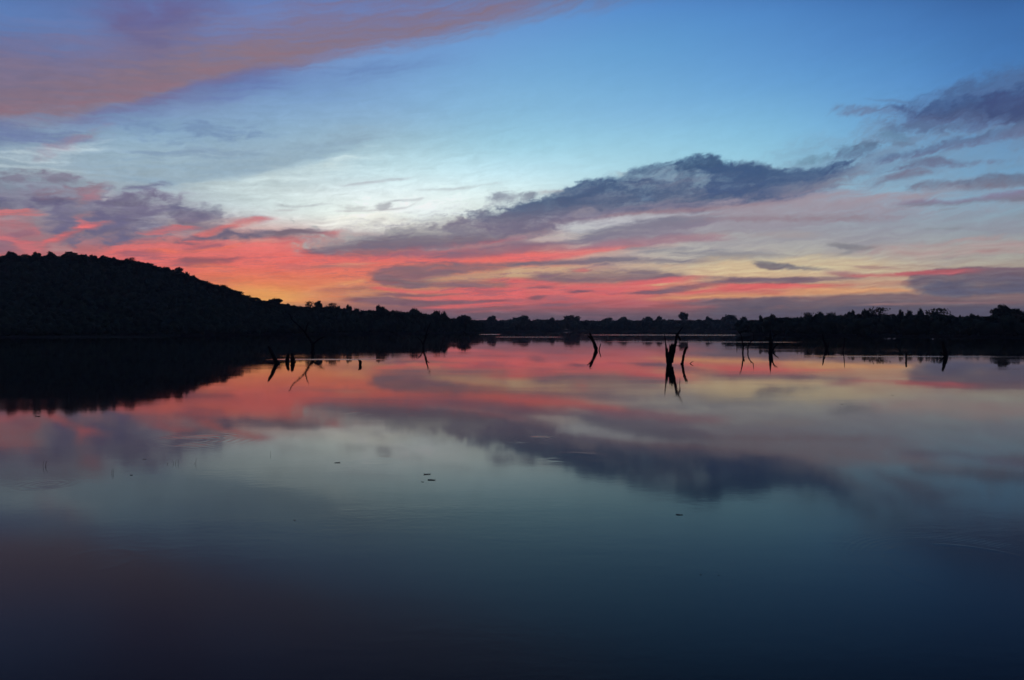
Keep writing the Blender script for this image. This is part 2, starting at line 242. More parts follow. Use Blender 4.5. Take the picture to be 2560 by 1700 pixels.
([-7.09,-3.6,1.34],[4.35,4.51,4.73],[4.18,4.33,4.56],(200,140,124),(200,140,124),0.6,0.216,0.246,2.32,1.55,0.05,0.03,0.35,'s'),
([-2.28,1.34],[4.16,4.25],[3.9,3.86],(232,96,92),(232,96,92),0.8,0.309,0.371,2.33,1.55,0.05,0.03,0.3,'s'),
([-16.37,-14.32,-12.65,-11.72],[3.41,3.78,4.06,4.21],[3.15,3.27,3.64,3.91],(244,182,116),(244,182,116),0.85,0.441,0.441,2.22,0.92,0.06,0.04,0.3,'s'),
([-18.37,-14.73,-11.39],[2.87,3.01,3.09],[2.45,2.75,2.88],(222,160,116),(222,160,116),0.8,0.321,0.408,1.47,1.65,0.05,0.03,0.35,'s'),
([-12.23,-11.55,-10.96],[4.07,3.91,3.79],[3.98,3.78,3.7],(244,120,90),(244,120,90),0.8,0.209,0.209,0.75,0.75,0.03,0.02,0.2,'s'),
([-15.96,-13.07,-10.96],[3.16,3.54,3.57],[2.99,3.07,3.23],(186,118,112),(140,102,112),0.75,0.295,0.442,1.67,1.85,0.06,0.04,0.35,'s'),
([-12.06,-10.96,-9.25,-7.09,-3.6,1.34],[3.43,3.44,3.24,3.17,3.37,3.46],[3.3,3.18,2.94,2.87,2.89,3.02],(250,98,94),(250,98,94),0.95,0.244,0.213,1.34,1.15,0.04,0.025,0.25,'s'),
([-11.39,-7.96,-4.48,1.34],[2.96,2.82,2.88,3.11],[2.66,2.6,2.73,3.02],(128,96,116),(128,96,116),0.8,0.245,0.276,1.93,1.54,0.04,0.025,0.3,'s'),
([-9.42,-7.09,-3.6,1.34],[2.57,2.61,2.93,3.15],[2.46,2.32,2.3,2.41],(252,100,94),(252,100,94),0.95,0.246,0.215,2.32,1.16,0.04,0.025,0.3,'s'),
([-13.9,-10.54,-7.09,-3.6,1.34],[2.55,2.67,2.28,2.3,2.49],[2.25,1.93,1.86,2.1,2.27],(120,92,112),(120,92,112),0.85,0.275,0.305,2.69,1.53,0.04,0.025,0.3,'s'),
([-7.61,-5.35,-1.84,1.34],[1.76,1.96,2.19,2.36],[1.64,1.61,1.83,2.01],(252,100,96),(252,100,96),0.92,0.216,0.246,1.94,1.16,0.04,0.025,0.3,'s'),
([-7.96,-4.48,1.34],[1.56,1.65,1.97],[1.29,1.35,1.66],(140,94,112),(140,94,112),0.7,0.246,0.277,2.32,1.55,0.04,0.025,0.3,'s'),
([-4.48,-0.96,1.34],[1.43,1.57,1.75],[1.3,1.44,1.57],(206,104,108),(206,104,108),0.6,0.185,0.216,2.33,1.55,0.04,0.02,0.3,'s'),
([-1.93,0.0,1.16,2.22],[11.04,11.24,11.19,11.04],[10.48,10.58,10.67,10.76],(132,140,158),(132,140,158),0.8,0.44,0.61,1.92,1.28,0.12,0.09,0.4,'b'),
([1.93,3.86,5.02],[11.37,11.44,11.61],[11.04,11.16,11.43],(164,150,160),(164,150,160),0.6,0.338,0.405,1.27,1.27,0.08,0.06,0.3,'s'),
([-4.05,-1.45,0.0,2.42,4.82,6.74,9.58],[9.34,9.92,10.21,10.76,11.38,10.7,10.62],[8.4,8.04,7.76,8.03,8.58,8.93,9.24],(94,114,139),(132,108,141),0.94,1.014,1.183,4.25,4.25,0.2,0.09,0.36,'w'),
([-0.58,2.42,3.86,5.02,5.97,8.64,10.05,11.91,14.21,15.11,16.45,16.99,17.16,18.65,20.79,21.72,24.5,26.85],[9.93,10.67,11.03,11.75,12.28,12.17,13.03,13.26,13.41,13.62,13.66,13.23,12.83,12.9,12.6,12.18,11.94,12.17],[9.18,9.17,9.34,9.42,9.41,9.35,9.36,9.35,9.4,9.41,9.44,9.5,9.58,9.59,9.64,9.76,10.42,11.3],(76,102,137),(106,110,137),0.97,0.55,0.889,2.44,4.07,0.1,0.09,0.34,'w'),
([3.67,5.3,8.64,12.37,16.01,18.65,21.72],[11.12,11.74,11.94,11.8,11.35,11.45,11.67],[10.09,10.07,10.19,10.07,9.91,9.95,9.93],(68,92,131),(74,94,129),0.8,1.302,0.977,3.07,4.09,0.25,0.09,0.42,'w'),
([12.83,14.66,16.45,16.99,18.65,21.72],[13.04,13.47,13.62,13.15,12.68,12.1],[12.41,12.23,12.21,12.09,11.54,10.46],(56,86,125),(58,86,125),0.8,0.786,1.1,2.96,2.96,0.2,0.09,0.36,'w'),
([8.64,10.52,13.29,16.01],[12.58,12.6,12.74,12.42],[12.3,12.24,12.03,12.06],(136,168,190),(136,168,190),0.7,0.652,0.815,2.46,2.46,0.2,0.12,0.6,'b'),
([10.05,11.45],[10.98,11.02],[10.7,10.7],(130,160,186),(130,160,186),0.6,0.657,0.657,1.45,1.45,0.15,0.1,0.5,'b'),
([15.56,18.22,20.37],[11.46,11.39,11.42],[11.19,10.95,11.16],(120,150,180),(120,150,180),0.65,0.466,0.622,2.34,2.34,0.15,0.1,0.5,'b'),
([8.45,9.58],[12.54,12.68],[12.4,12.41],(190,210,214),(190,210,214),0.5,0.497,0.497,1.25,1.25,0.15,0.1,0.5,'b'),
([3.67,6.74,9.58,13.29,17.78,21.72,24.5],[9.16,9.39,9.7,9.94,10.0,10.2,10.42],[8.69,8.88,9.19,9.3,9.46,9.58,9.99],(112,106,142),(150,112,136),0.85,0.966,0.419,3.04,5.06,0.07,0.05,0.3,'s'),
([6.74,9.58,14.21,17.78,21.72],[9.25,9.56,9.63,9.73,9.93],[9.07,9.24,9.31,9.46,9.67],(172,118,132),(172,118,132),0.7,0.386,0.354,3.03,4.05,0.05,0.03,0.3,'s'),
([4.63,6.16,7.5],[9.33,9.87,9.84],[9.05,9.31,9.47],(150,140,156),(150,140,156),0.65,0.839,0.839,1.69,1.69,0.15,0.1,0.5,'b'),
([3.86,5.78,8.64,10.98,13.29,14.21],[8.68,8.94,9.26,9.38,9.21,9.1],[8.02,7.95,8.37,8.78,8.93,8.99],(212,216,218),(212,216,218),0.9,0.43,0.563,1.87,1.25,0.07,0.06,0.3,'s'),
([12.37,16.01,19.51,23.69,26.85,31.28],[8.97,9.28,9.37,9.8,9.97,9.64],[7.86,7.73,7.58,7.89,8.2,8.18],(178,166,178),(166,150,166),0.8,0.748,1.047,3.76,5.64,0.15,0.06,0.4,'s'),
([5.4,7.21,9.58,12.37,14.66,17.34],[7.72,8.17,8.68,8.97,8.95,8.99],[6.68,6.56,6.71,7.21,7.78,8.68],(114,116,137),(138,108,141),0.9,0.492,0.984,2.47,3.09,0.08,0.06,0.35,'s'),
([-0.58,1.93,4.34],[7.76,7.94,8.21],[7.38,7.51,7.73],(186,150,162),(186,150,162),0.7,0.508,0.508,1.28,2.55,0.08,0.06,0.3,'s'),
([1.16,2.9,5.02],[7.42,7.56,7.63],[7.23,7.32,7.49],(220,212,208),(220,212,208),0.7,0.304,0.304,1.91,1.91,0.05,0.04,0.3,'s'),
([-0.58,2.9,5.78],[7.19,7.18,7.15],[6.23,6.42,6.49],(140,108,132),(186,96,112),0.85,0.507,0.507,1.27,3.19,0.06,0.04,0.3,'s'),
([4.82,8.64,12.37,15.11,17.78],[6.69,7.29,7.49,7.49,7.39],[6.31,6.63,6.83,7.08,7.03],(186,112,132),(186,112,132),0.85,0.653,0.359,3.08,2.88,0.06,0.04,0.3,'s'),
([13.29,16.01,18.04],[7.46,7.55,7.47],[7.32,7.32,7.33],(205,120,134),(205,120,134),0.6,0.254,0.254,2.39,1.2,0.05,0.04,0.3,'s'),
([-0.58,2.9,5.78,8.64,10.98],[6.23,6.32,6.53,6.73,6.85],[5.56,5.7,5.96,6.45,6.68],(255,106,100),(255,106,100),0.95,0.437,0.302,1.27,3.38,0.04,0.025,0.2,'s'),
([4.82,7.69,10.52,14.21],[5.97,6.37,6.69,6.97],[5.83,5.99,6.41,6.69],(222,178,160),(222,178,160),0.7,0.265,0.331,2.5,3.12,0.05,0.03,0.3,'s'),
([9.58,14.21,17.78,21.21],[6.71,6.51,6.12,5.9],[6.33,5.95,5.48,5.28],(150,150,156),(140,136,146),0.75,0.635,0.635,2.99,3.99,0.08,0.06,0.45,'s'),
([-0.58,2.9,6.26,9.58,12.37,15.11,18.65],[5.56,5.6,5.86,5.91,5.72,5.46,5.54],[5.18,5.27,5.34,5.34,5.34,5.28,5.41],(124,112,128),(124,112,128),0.9,0.398,0.464,1.25,3.12,0.06,0.05,0.35,'s'),
([-0.58,1.93,4.34,5.97],[5.08,5.13,5.21,5.25],[4.22,4.41,4.69,4.96],(226,190,146),(226,190,146),0.85,0.406,0.507,1.27,1.7,0.06,0.04,0.25,'s'),
([9.58,12.37,14.66],[5.3,5.25,5.2],[5.01,4.87,4.92],(214,180,150),(214,180,150),0.75,0.326,0.424,2.46,2.46,0.06,0.05,0.4,'b'),
([14.21,16.9,19.51,21.72,25.29],[5.12,5.32,5.25,4.64,4.34],[4.09,4.13,3.89,4.01,3.9],(240,204,156),(240,204,156),0.75,0.766,0.613,2.89,4.81,0.08,0.05,0.3,'s'),
([1.26,3.86,7.69,11.45,14.21],[4.31,4.59,4.75,4.79,4.56],[3.98,3.73,3.66,3.81,4.09],(136,116,124),(128,98,118),0.9,0.567,0.5,2.1,2.94,0.07,0.05,0.35,'s'),
([5.21,5.97,6.55],[4.92,4.96,4.86],[4.68,4.63,4.72],(232,116,108),(232,116,108),0.75,0.235,0.269,1.05,1.05,0.04,0.04,0.3,'s'),
([-0.58,1.93,4.82,8.64,11.45,13.29,15.56],[4.12,4.02,3.77,3.79,3.99,4.11,4.25],[2.48,2.39,2.48,2.46,2.81,3.73,3.97],(248,100,98),(248,100,98),0.95,0.367,1.0,1.26,3.35,0.05,0.03,0.3,'s'),
([10.8,12.37,13.75],[3.53,3.67,3.72],[3.44,3.51,3.61],(236,190,138),(236,190,138),0.8,0.195,0.228,1.84,1.84,0.03,0.02,0.25,'s'),
([0.77,2.42,3.86],[3.5,3.59,3.59],[3.35,3.35,3.44],(124,92,114),(124,92,114),0.85,0.237,0.237,1.49,1.49,0.04,0.03,0.3,'s'),
([4.25,5.4,6.55],[3.1,3.19,3.19],[3.01,2.95,3.06],(126,92,114),(126,92,114),0.85,0.235,0.235,1.27,1.27,0.04,0.03,0.3,'s'),
([8.64,10.52,12.83,14.66],[2.93,3.06,3.22,3.2],[2.84,2.8,2.85,3.06],(124,94,116),(124,94,116),0.9,0.262,0.262,2.47,2.05,0.04,0.03,0.3,'s'),
([11.91,15.11,17.78,21.72,24.5],[3.33,3.56,3.93,4.01,3.84],[3.04,3.19,3.51,3.65,3.62],(132,96,116),(132,96,116),0.88,0.31,0.341,2.93,2.93,0.05,0.03,0.3,'s'),
([1.16,1.93,2.9],[2.53,2.68,2.72],[2.44,2.34,2.58],(108,88,108),(108,88,108),0.9,0.271,0.271,1.06,1.06,0.05,0.03,0.3,'s'),
([13.75,16.01,18.22,21.72,25.29],[2.98,3.18,3.51,3.52,3.25],[2.79,2.9,2.91,2.98,3.08],(244,100,94),(244,100,94),0.95,0.277,0.339,2.9,2.9,0.04,0.025,0.25,'s'),
([10.98,14.21,17.78,21.72],[2.44,2.69,2.87,2.89],[2.3,2.36,2.41,2.44],(238,168,112),(238,168,112),0.85,0.316,0.348,2.98,1.59,0.04,0.03,0.3,'s'),
([-0.58,3.86,8.64,12.37],[2.48,2.48,2.46,2.14],[1.91,1.9,1.98,1.86],(200,96,104),(200,96,104),0.75,0.503,0.671,1.27,4.22,0.05,0.03,0.4,'s'),
([1.93,5.78,8.64],[2.05,2.09,2.36],[1.9,1.9,2.25],(132,96,114),(132,96,114),0.7,0.235,0.269,2.54,2.54,0.04,0.03,0.35,'s'),
([12.37,16.01,18.91,21.72],[2.14,2.34,2.4,2.44],[1.77,1.65,1.62,1.59],(124,98,114),(124,98,114),0.8,0.376,0.626,3.94,1.57,0.05,0.03,0.3,'s'),
([6.74,12.37,17.78],[1.89,1.81,1.77],[1.78,1.69,1.65],(206,104,110),(206,104,110),0.5,0.195,0.228,4.09,4.09,0.04,0.02,0.35,'s'),
([-15.08,-11.43,-7.68,-4.36,-1.01,2.35,5.69],[7.41,8.01,8.59,9.13,9.64,9.88,10.08],[5.98,6.23,6.46,6.83,7.18,7.67,8.13],(112,106,128),(112,106,128),0.55,2.925,2.34,11.03,11.03,0.2,0.1,0.45,'w'),
([5.69,9.53,13.3,16.95,19.97,22.87,25.66,28.33,30.86,33.27,35.56,37.72,39.76,59.76],[9.92,10.26,10.55,10.79,10.61,10.4,10.18,9.95,9.65,9.35,9.05,8.75,8.45,8.45],[5.66,5.72,5.75,5.76,5.82,5.86,5.88,5.89,5.86,5.82,5.77,5.72,5.66,5.66],(142,136,152),(142,136,152),0.5,5.309,4.343,15.17,16.0,0.25,0.08,0.4,'s'),
([28.52,32.02,34.64,36.87,38.85,58.85],[15.54,15.98,16.39,16.86,17.24,17.24],[14.77,14.13,13.73,13.36,12.88,12.88],(88,106,152),(88,106,152),0.55,1.851,1.416,4.65,16.0,0.2,0.06,0.2,'s'),
([23.72,27.01,29.61,32.33],[11.82,12.79,13.6,14.17],[10.48,11.22,11.52,11.88],(108,124,160),(108,124,160),0.55,1.898,2.088,6.56,7.76,0.15,0.1,0.4,'w'),
([20.79,25.54,29.95,33.35,36.87,38.85,58.85],[13.54,13.72,13.81,13.71,13.79,13.43,13.43],[11.11,10.98,10.71,10.48,10.05,9.79,9.79],(120,148,175),(120,148,175),0.5,3.052,2.582,4.43,16.0,0.3,0.1,0.35,'w'),
([27.05,29.95,33.35,36.87,38.85,58.85],[15.28,15.19,14.96,14.49,14.12,14.12],[13.71,13.51,12.89,12.36,12.04,12.04],(110,130,163),(110,130,163),0.4,1.775,1.553,2.79,16.0,0.3,0.1,0.45,'w'),
([25.39,27.05,28.88,31.34],[16.43,16.13,15.87,15.65],[15.72,15.51,15.49,15.28],(102,126,165),(108,130,169),0.75,0.531,0.398,2.34,2.67,0.12,0.07,0.5,'w'),
([27.2,28.88,30.65],[16.72,16.37,16.02],[16.61,16.21,15.87],(96,132,175),(96,132,175),0.7,0.21,0.236,0.99,1.98,0.06,0.04,0.25,'s'),
([28.88,30.65,32.36,34.0,35.27,36.87,38.85,58.85],[15.8,16.06,16.37,16.65,16.97,17.41,17.9,17.9],[15.34,14.18,13.85,13.68,13.77,13.22,12.74,12.74],(74,108,157),(90,106,149),0.9,1.235,0.898,3.1,16.0,0.25,0.1,0.5,'w'),
([30.3,32.02,33.68,35.27,36.87,38.85,58.85],[15.66,15.62,15.63,15.85,16.03,16.03,16.03],[15.13,14.58,14.17,13.91,13.5,13.02,13.02],(56,86,137),(74,86,125),0.88,0.987,0.768,3.45,16.0,0.25,0.09,0.5,'w'),
([34.0,35.89,38.85,58.85],[15.57,15.59,15.22,15.22],[14.56,13.95,13.16,13.16],(68,80,129),(60,78,125),0.6,1.194,0.796,3.13,16.0,0.2,0.09,0.5,'w'),
([28.52,29.6,30.65,32.02,34.0],[14.85,14.63,14.78,14.28,13.9],[14.39,13.86,14.1,13.6,13.68],(90,116,155),(90,116,155),0.85,0.633,0.506,1.59,2.55,0.2,0.1,0.5,'w'),
([28.16,29.24,30.23],[14.2,14.14,13.85],[14.05,13.6,13.39],(98,136,169),(98,136,169),0.75,0.391,0.47,1.31,0.49,0.15,0.1,0.5,'w'),
([28.09,29.6,31.68,32.69,34.64,36.87,38.85,58.85],[12.33,12.62,12.9,13.13,13.22,13.64,13.71,13.71],[12.01,12.23,12.36,12.46,12.55,12.79,12.88,12.88],(88,114,153),(102,110,147),0.88,0.386,0.5,2.0,16.0,0.12,0.08,0.5,'w'),
([28.52,29.95,31.0],[13.61,13.35,12.91],[13.42,13.04,12.76],(104,130,161),(104,130,161),0.7,0.207,0.207,1.3,1.3,0.12,0.08,0.5,'w'),
([24.78,25.93,27.05,27.65,28.3],[13.16,13.6,13.4,13.6,13.48],[12.84,12.72,12.6,12.69,13.01],(90,118,149),(94,118,153),0.85,0.488,0.678,1.7,0.68,0.15,0.12,0.5,'w'),
([22.65,23.6,24.62,25.54],[12.8,13.12,13.1,12.92],[12.55,12.54,12.69,12.52],(106,142,167),(106,142,167),0.7,0.422,0.507,1.06,1.42,0.15,0.12,0.5,'b'),
([15.72,19.47,21.61,23.6,25.16,25.85,26.68],[12.9,12.64,12.14,12.05,12.31,12.49,12.48],[10.56,10.35,10.46,10.81,11.34,11.84,12.16],(64,92,133),(74,94,135),0.95,0.488,1.005,1.8,1.26,0.1,0.12,0.5,'w'),
([21.2,24.0,27.05],[10.83,11.28,11.64],[10.15,10.37,11.0],(122,130,153),(128,124,145),0.7,0.845,0.986,2.83,3.54,0.15,0.08,0.5,'s'),
([29.46,30.65,32.02,33.35,35.27,36.2],[11.55,11.95,12.02,11.47,11.4,11.38],[11.23,11.18,11.25,11.2,11.25,11.27],(104,114,145),(110,114,145),0.88,0.416,0.44,1.84,2.15,0.12,0.09,0.5,'w'),
([27.57,28.88,30.3,32.02],[10.55,11.06,11.22,11.18],[10.31,10.66,10.75,11.02],(118,118,143),(118,118,143),0.85,0.362,0.362,1.63,1.95,0.1,0.06,0.3,'s'),
([29.81,31.0,32.02,33.35],[10.09,10.52,10.48,10.11],[9.94,9.9,9.94,9.72],(114,120,145),(128,120,139),0.85,0.376,0.426,1.42,1.89,0.1,0.09,0.5,'w'),
([32.82,34.0,34.96,36.87,38.85,58.85],[10.09,10.26,10.55,10.3,10.07,10.07],[9.71,9.58,9.54,9.47,9.29,9.29],(98,108,135),(124,114,131),0.9,0.297,0.424,1.07,16.0,0.08,0.09,0.45,'w'),
([29.38,31.0,32.69,34.64,36.87,38.85,58.85],[9.1,9.19,8.95,9.05,9.25,9.29,9.29],[8.86,8.8,8.64,8.68,8.59,8.51,8.51],(136,118,151),(122,120,137),0.85,0.289,0.333,1.81,16.0,0.08,0.06,0.3,'s'),
([31.34,32.69,33.35],[8.53,8.45,8.5],[8.44,8.33,8.41],(140,146,160),(140,146,160),0.6,0.172,0.172,1.39,0.93,0.06,0.04,0.3,'s'),
([15.72,19.47,23.21,27.05,29.95],[10.04,9.83,10.09,10.44,9.69],[8.81,8.63,8.67,8.73,9.13],(164,150,166),(160,144,160),0.75,0.998,0.856,4.66,4.48,0.15,0.06,0.5,'s'),
([15.72,19.47,23.21,26.3,28.88],[8.89,8.71,8.58,8.54,8.1],[8.59,8.41,8.24,8.04,7.86],(150,124,140),(150,124,140),0.7,0.516,0.373,4.68,2.88,0.08,0.05,0.5,'w'),
([36.2,36.87,38.28,58.28],[7.62,7.85,7.71,7.71],[7.47,7.34,7.2,7.2],(140,146,156),(140,146,156),0.65,0.294,0.294,0.86,16.0,0.08,0.07,0.5,'w'),
([31.0,32.02,33.55],[7.16,7.18,6.98],[7.07,7.02,6.92],(136,146,152),(136,146,152),0.55,0.149,0.149,0.93,1.4,0.05,0.04,0.3,'s'),
([15.72,19.47,22.41,24.0],[7.68,7.52,7.37,7.2],[7.32,7.17,7.03,6.95],(172,158,160),(172,158,160),0.55,0.442,0.442,4.81,2.96,0.1,0.05,0.4,'s'),
([24.47,25.54,26.68,28.16],[6.44,6.41,6.22,5.93],[6.29,6.11,5.89,5.79],(132,130,138),(132,130,138),0.75,0.246,0.246,1.37,1.55,0.06,0.06,0.3,'s'),
([25.08,25.93,26.68],[5.46,5.76,6.05],[5.34,5.43,5.76],(142,140,146),(142,140,146),0.7,0.275,0.275,1.21,1.04,0.06,0.06,0.35,'s'),
([15.72,19.47,21.61,23.37],[6.03,5.9,5.78,5.66],[5.67,5.55,5.48,5.54],(158,152,152),(158,152,152),0.7,0.325,0.325,4.83,1.86,0.06,0.05,0.35,'s'),
([22.41,22.81,23.37],[5.62,5.9,6.05],[5.49,5.73,5.92],(158,142,144),(158,142,144),0.6,0.229,0.229,0.72,0.72,0.05,0.05,0.3,'s'),
([27.42,30.65,34.64,37.7,57.7],[5.85,5.99,6.27,6.03,6.03],[5.35,5.19,5.12,5.07,5.07],(204,160,152),(204,160,152),0.5,0.774,0.553,3.48,16.0,0.1,0.05,0.4,'s'),
([34.19,34.96,35.77],[5.34,5.48,5.46],[5.18,5.14,5.39],(176,136,136),(176,136,136),0.6,0.234,0.234,0.88,0.88,0.06,0.05,0.35,'s'),
([15.72,19.47,24.0,27.05,29.95],[5.63,5.51,5.51,5.37,4.91],[4.55,4.46,4.49,4.29,4.26],(232,206,158),(232,206,158),0.65,0.712,0.712,4.65,5.37,0.08,0.04,0.3,'s'),
([19.38,19.97,20.79,22.01,23.37,24.93],[5.43,5.32,5.22,4.94,4.68,4.5],[4.99,4.79,4.66,4.6,4.49,4.41],(112,110,124),(120,106,118),0.85,0.232,0.261,0.91,1.64,0.05,0.06,0.25,'s'),
([26.3,27.79,29.6],[4.7,4.64,4.52],[4.61,4.43,4.4],(172,132,130),(172,132,130),0.6,0.16,0.187,1.34,1.51,0.05,0.04,0.3,'s'),
([28.88,31.0,32.69],[4.73,4.55,4.36],[4.67,4.5,4.29],(170,140,130),(170,140,130),0.5,0.127,0.127,1.43,0.96,0.04,0.02,0.25,'s'),
([15.72,19.47,22.01,24.0,25.93,27.79],[4.19,4.11,4.08,3.89,3.92,3.77],[3.65,3.58,3.47,3.47,3.62,3.65],(126,98,116),(126,98,116),0.88,0.287,0.374,4.7,2.53,0.05,0.04,0.3,'s'),
([24.78,25.93,27.05],[4.38,4.25,4.13],[4.12,3.92,3.8],(170,116,124),(170,116,124),0.7,0.357,0.357,1.38,1.73,0.06,0.04,0.3,'s'),
([29.6,30.3,32.02,33.35,35.27,36.87,38.85,58.85],[3.3,3.92,4.25,4.26,4.17,4.16,4.05,4.05],[3.05,2.87,2.34,2.19,2.26,2.47,2.52,2.52],(112,96,116),(106,96,118),0.92,0.247,0.45,1.7,16.0,0.1,0.06,0.25,'s'),
([30.44,31.68,32.69,33.68,35.27,36.87,38.85,58.85],[2.79,3.31,3.35,3.16,2.79,3.34,3.25,3.25],[2.63,2.27,2.17,2.18,2.33,2.51,2.52,2.52],(96,96,122),(96,96,122),0.75,0.557,0.379,1.68,16.0,0.14,0.06,0.3,'b'),
([30.3,33.35,36.87,38.85,58.85],[4.08,4.22,4.08,3.97,3.97],[3.44,3.64,3.63,3.61,3.61],(140,98,112),(120,96,116),0.7,0.211,0.632,1.99,16.0,0.06,0.04,0.3,'s'),
([26.15,28.52,30.65,32.69,34.32],[4.03,4.01,4.13,4.2,4.14],[3.87,3.81,3.87,3.82,3.83],(206,92,98),(206,92,98),0.9,0.23,0.332,1.93,2.57,0.05,0.03,0.25,'s'),
([15.72,19.47,22.01,24.0,25.7,27.05],[3.61,3.53,3.47,3.38,3.32,3.34],[3.2,3.14,3.21,3.19,3.2,3.25],(244,98,92),(244,98,92),0.95,0.23,0.259,4.71,2.17,0.04,0.025,0.25,'s'),
([15.72,19.47,21.2,22.81],[3.2,3.14,3.01,2.89],[2.75,2.69,2.62,2.63],(222,100,96),(222,100,96),0.8,0.267,0.356,4.84,2.24,0.04,0.025,0.3,'s'),
([21.2,24.0,27.05,29.24,30.65],[3.01,3.08,3.05,2.94,2.9],[2.58,2.57,2.59,2.62,2.72],(240,170,116),(240,170,116),0.88,0.354,0.272,2.57,1.71,0.05,0.03,0.25,'s'),
([24.78,27.05,29.24,30.16],[3.49,3.67,3.72,3.44],[3.15,3.09,2.98,2.96],(206,150,126),(206,150,126),0.7,0.4,0.4,2.01,1.01,0.08,0.04,0.35,'s'),
([15.72,19.47,23.21,26.3,29.95,32.02,34.52,36.87],[2.39,2.34,2.5,2.56,2.56,2.18,2.01,1.84],[1.67,1.63,1.59,1.39,1.34,1.23,1.2,1.16],(118,98,112),(104,92,110),0.85,0.323,0.673,4.4,1.35,0.05,0.03,0.3,'s'),
([27.79,31.34,34.64,36.87,38.85,58.85],[2.53,2.36,2.35,2.36,2.3,2.3],[2.28,2.04,1.89,1.91,1.93,1.93],(140,112,116),(140,112,116),0.7,0.263,0.285,2.75,16.0,0.05,0.03,0.4,'s'),
([27.05,29.95,32.69,34.83,36.87],[1.79,1.87,1.89,1.85,1.8],[1.69,1.73,1.73,1.72,1.7],(176,128,124),(176,128,124),0.7,0.148,0.173,2.33,1.55,0.03,0.02,0.3,'s'),
([15.72,19.47,23.37,27.05,31.34,34.2,36.87,38.85,58.85],[1.67,1.63,1.63,1.63,1.6,1.55,1.5,1.46,1.46],[0.86,0.84,0.82,0.79,0.68,0.66,0.64,0.62,0.62],(90,86,108),(90,86,108),0.7,0.299,0.749,4.08,16.0,0.04,0.02,0.2,'s'),
([-26.48,-23.44,-20.26,-17.1,-13.83,-9.97],[4.95,4.92,4.87,4.56,4.23,4.13],[2.7,2.69,2.68,2.81,2.93,3.24],(255,112,72),(255,112,72),0.55,2.149,2.686,6.08,10.81,0.12,0.04,0.35,'s'),
([-22.87,-19.37,-15.71],[3.34,3.23,2.91],[1.55,1.27,1.78],(255,178,84),(255,178,84),0.75,1.918,2.131,5.36,7.37,0.08,0.03,0.25,'s')]
# ---------------------------------------------------------------- sky painter (numpy, angles in degrees)
def make_perm(seed):
    rs = np.random.RandomState(seed)
    p = rs.permutation(256)
    return np.concatenate([p, p]), rs.uniform(0, 2 * np.pi, 256)

def perlin(x, y, seed):
    perm, ang = make_perm(seed)
    xi = np.floor(x).astype(np.int64); yi = np.floor(y).astype(np.int64)
    xf = x - xi; yf = y - yi
    xi &= 255; yi &= 255
    gx, gy = np.cos(ang), np.sin(ang)
    def g(ix, iy, dx, dy):
        h = perm[perm[ix & 255] + (iy & 255)]
        return gx[h] * dx + gy[h] * dy
    u = xf * xf * xf * (xf * (xf * 6 - 15) + 10)
    v = yf * yf * yf * (yf * (yf * 6 - 15) + 10)
    a = g(xi, yi, xf, yf); b = g(xi + 1, yi, xf - 1, yf)
    c = g(xi, yi + 1, xf, yf - 1); d = g(xi + 1, yi + 1, xf - 1, yf - 1)
    return ((a + u * (b - a)) * (1 - v) + (c + u * (d - c)) * v) * 1.5

def fbm(x, y, seed, octaves=5, gain=0.5):
    out = 0.0; amp = 1.0
    for k in range(octaves):
        out = out + amp * perlin(x * 2 ** k + 17.3 * k, y * 2 ** k - 9.1 * k, seed + k)
        amp *= gain
    return out

def sstep(t):
    t = np.clip(t, 0.0, 1.0)
    return t * t * (3 - 2 * t)

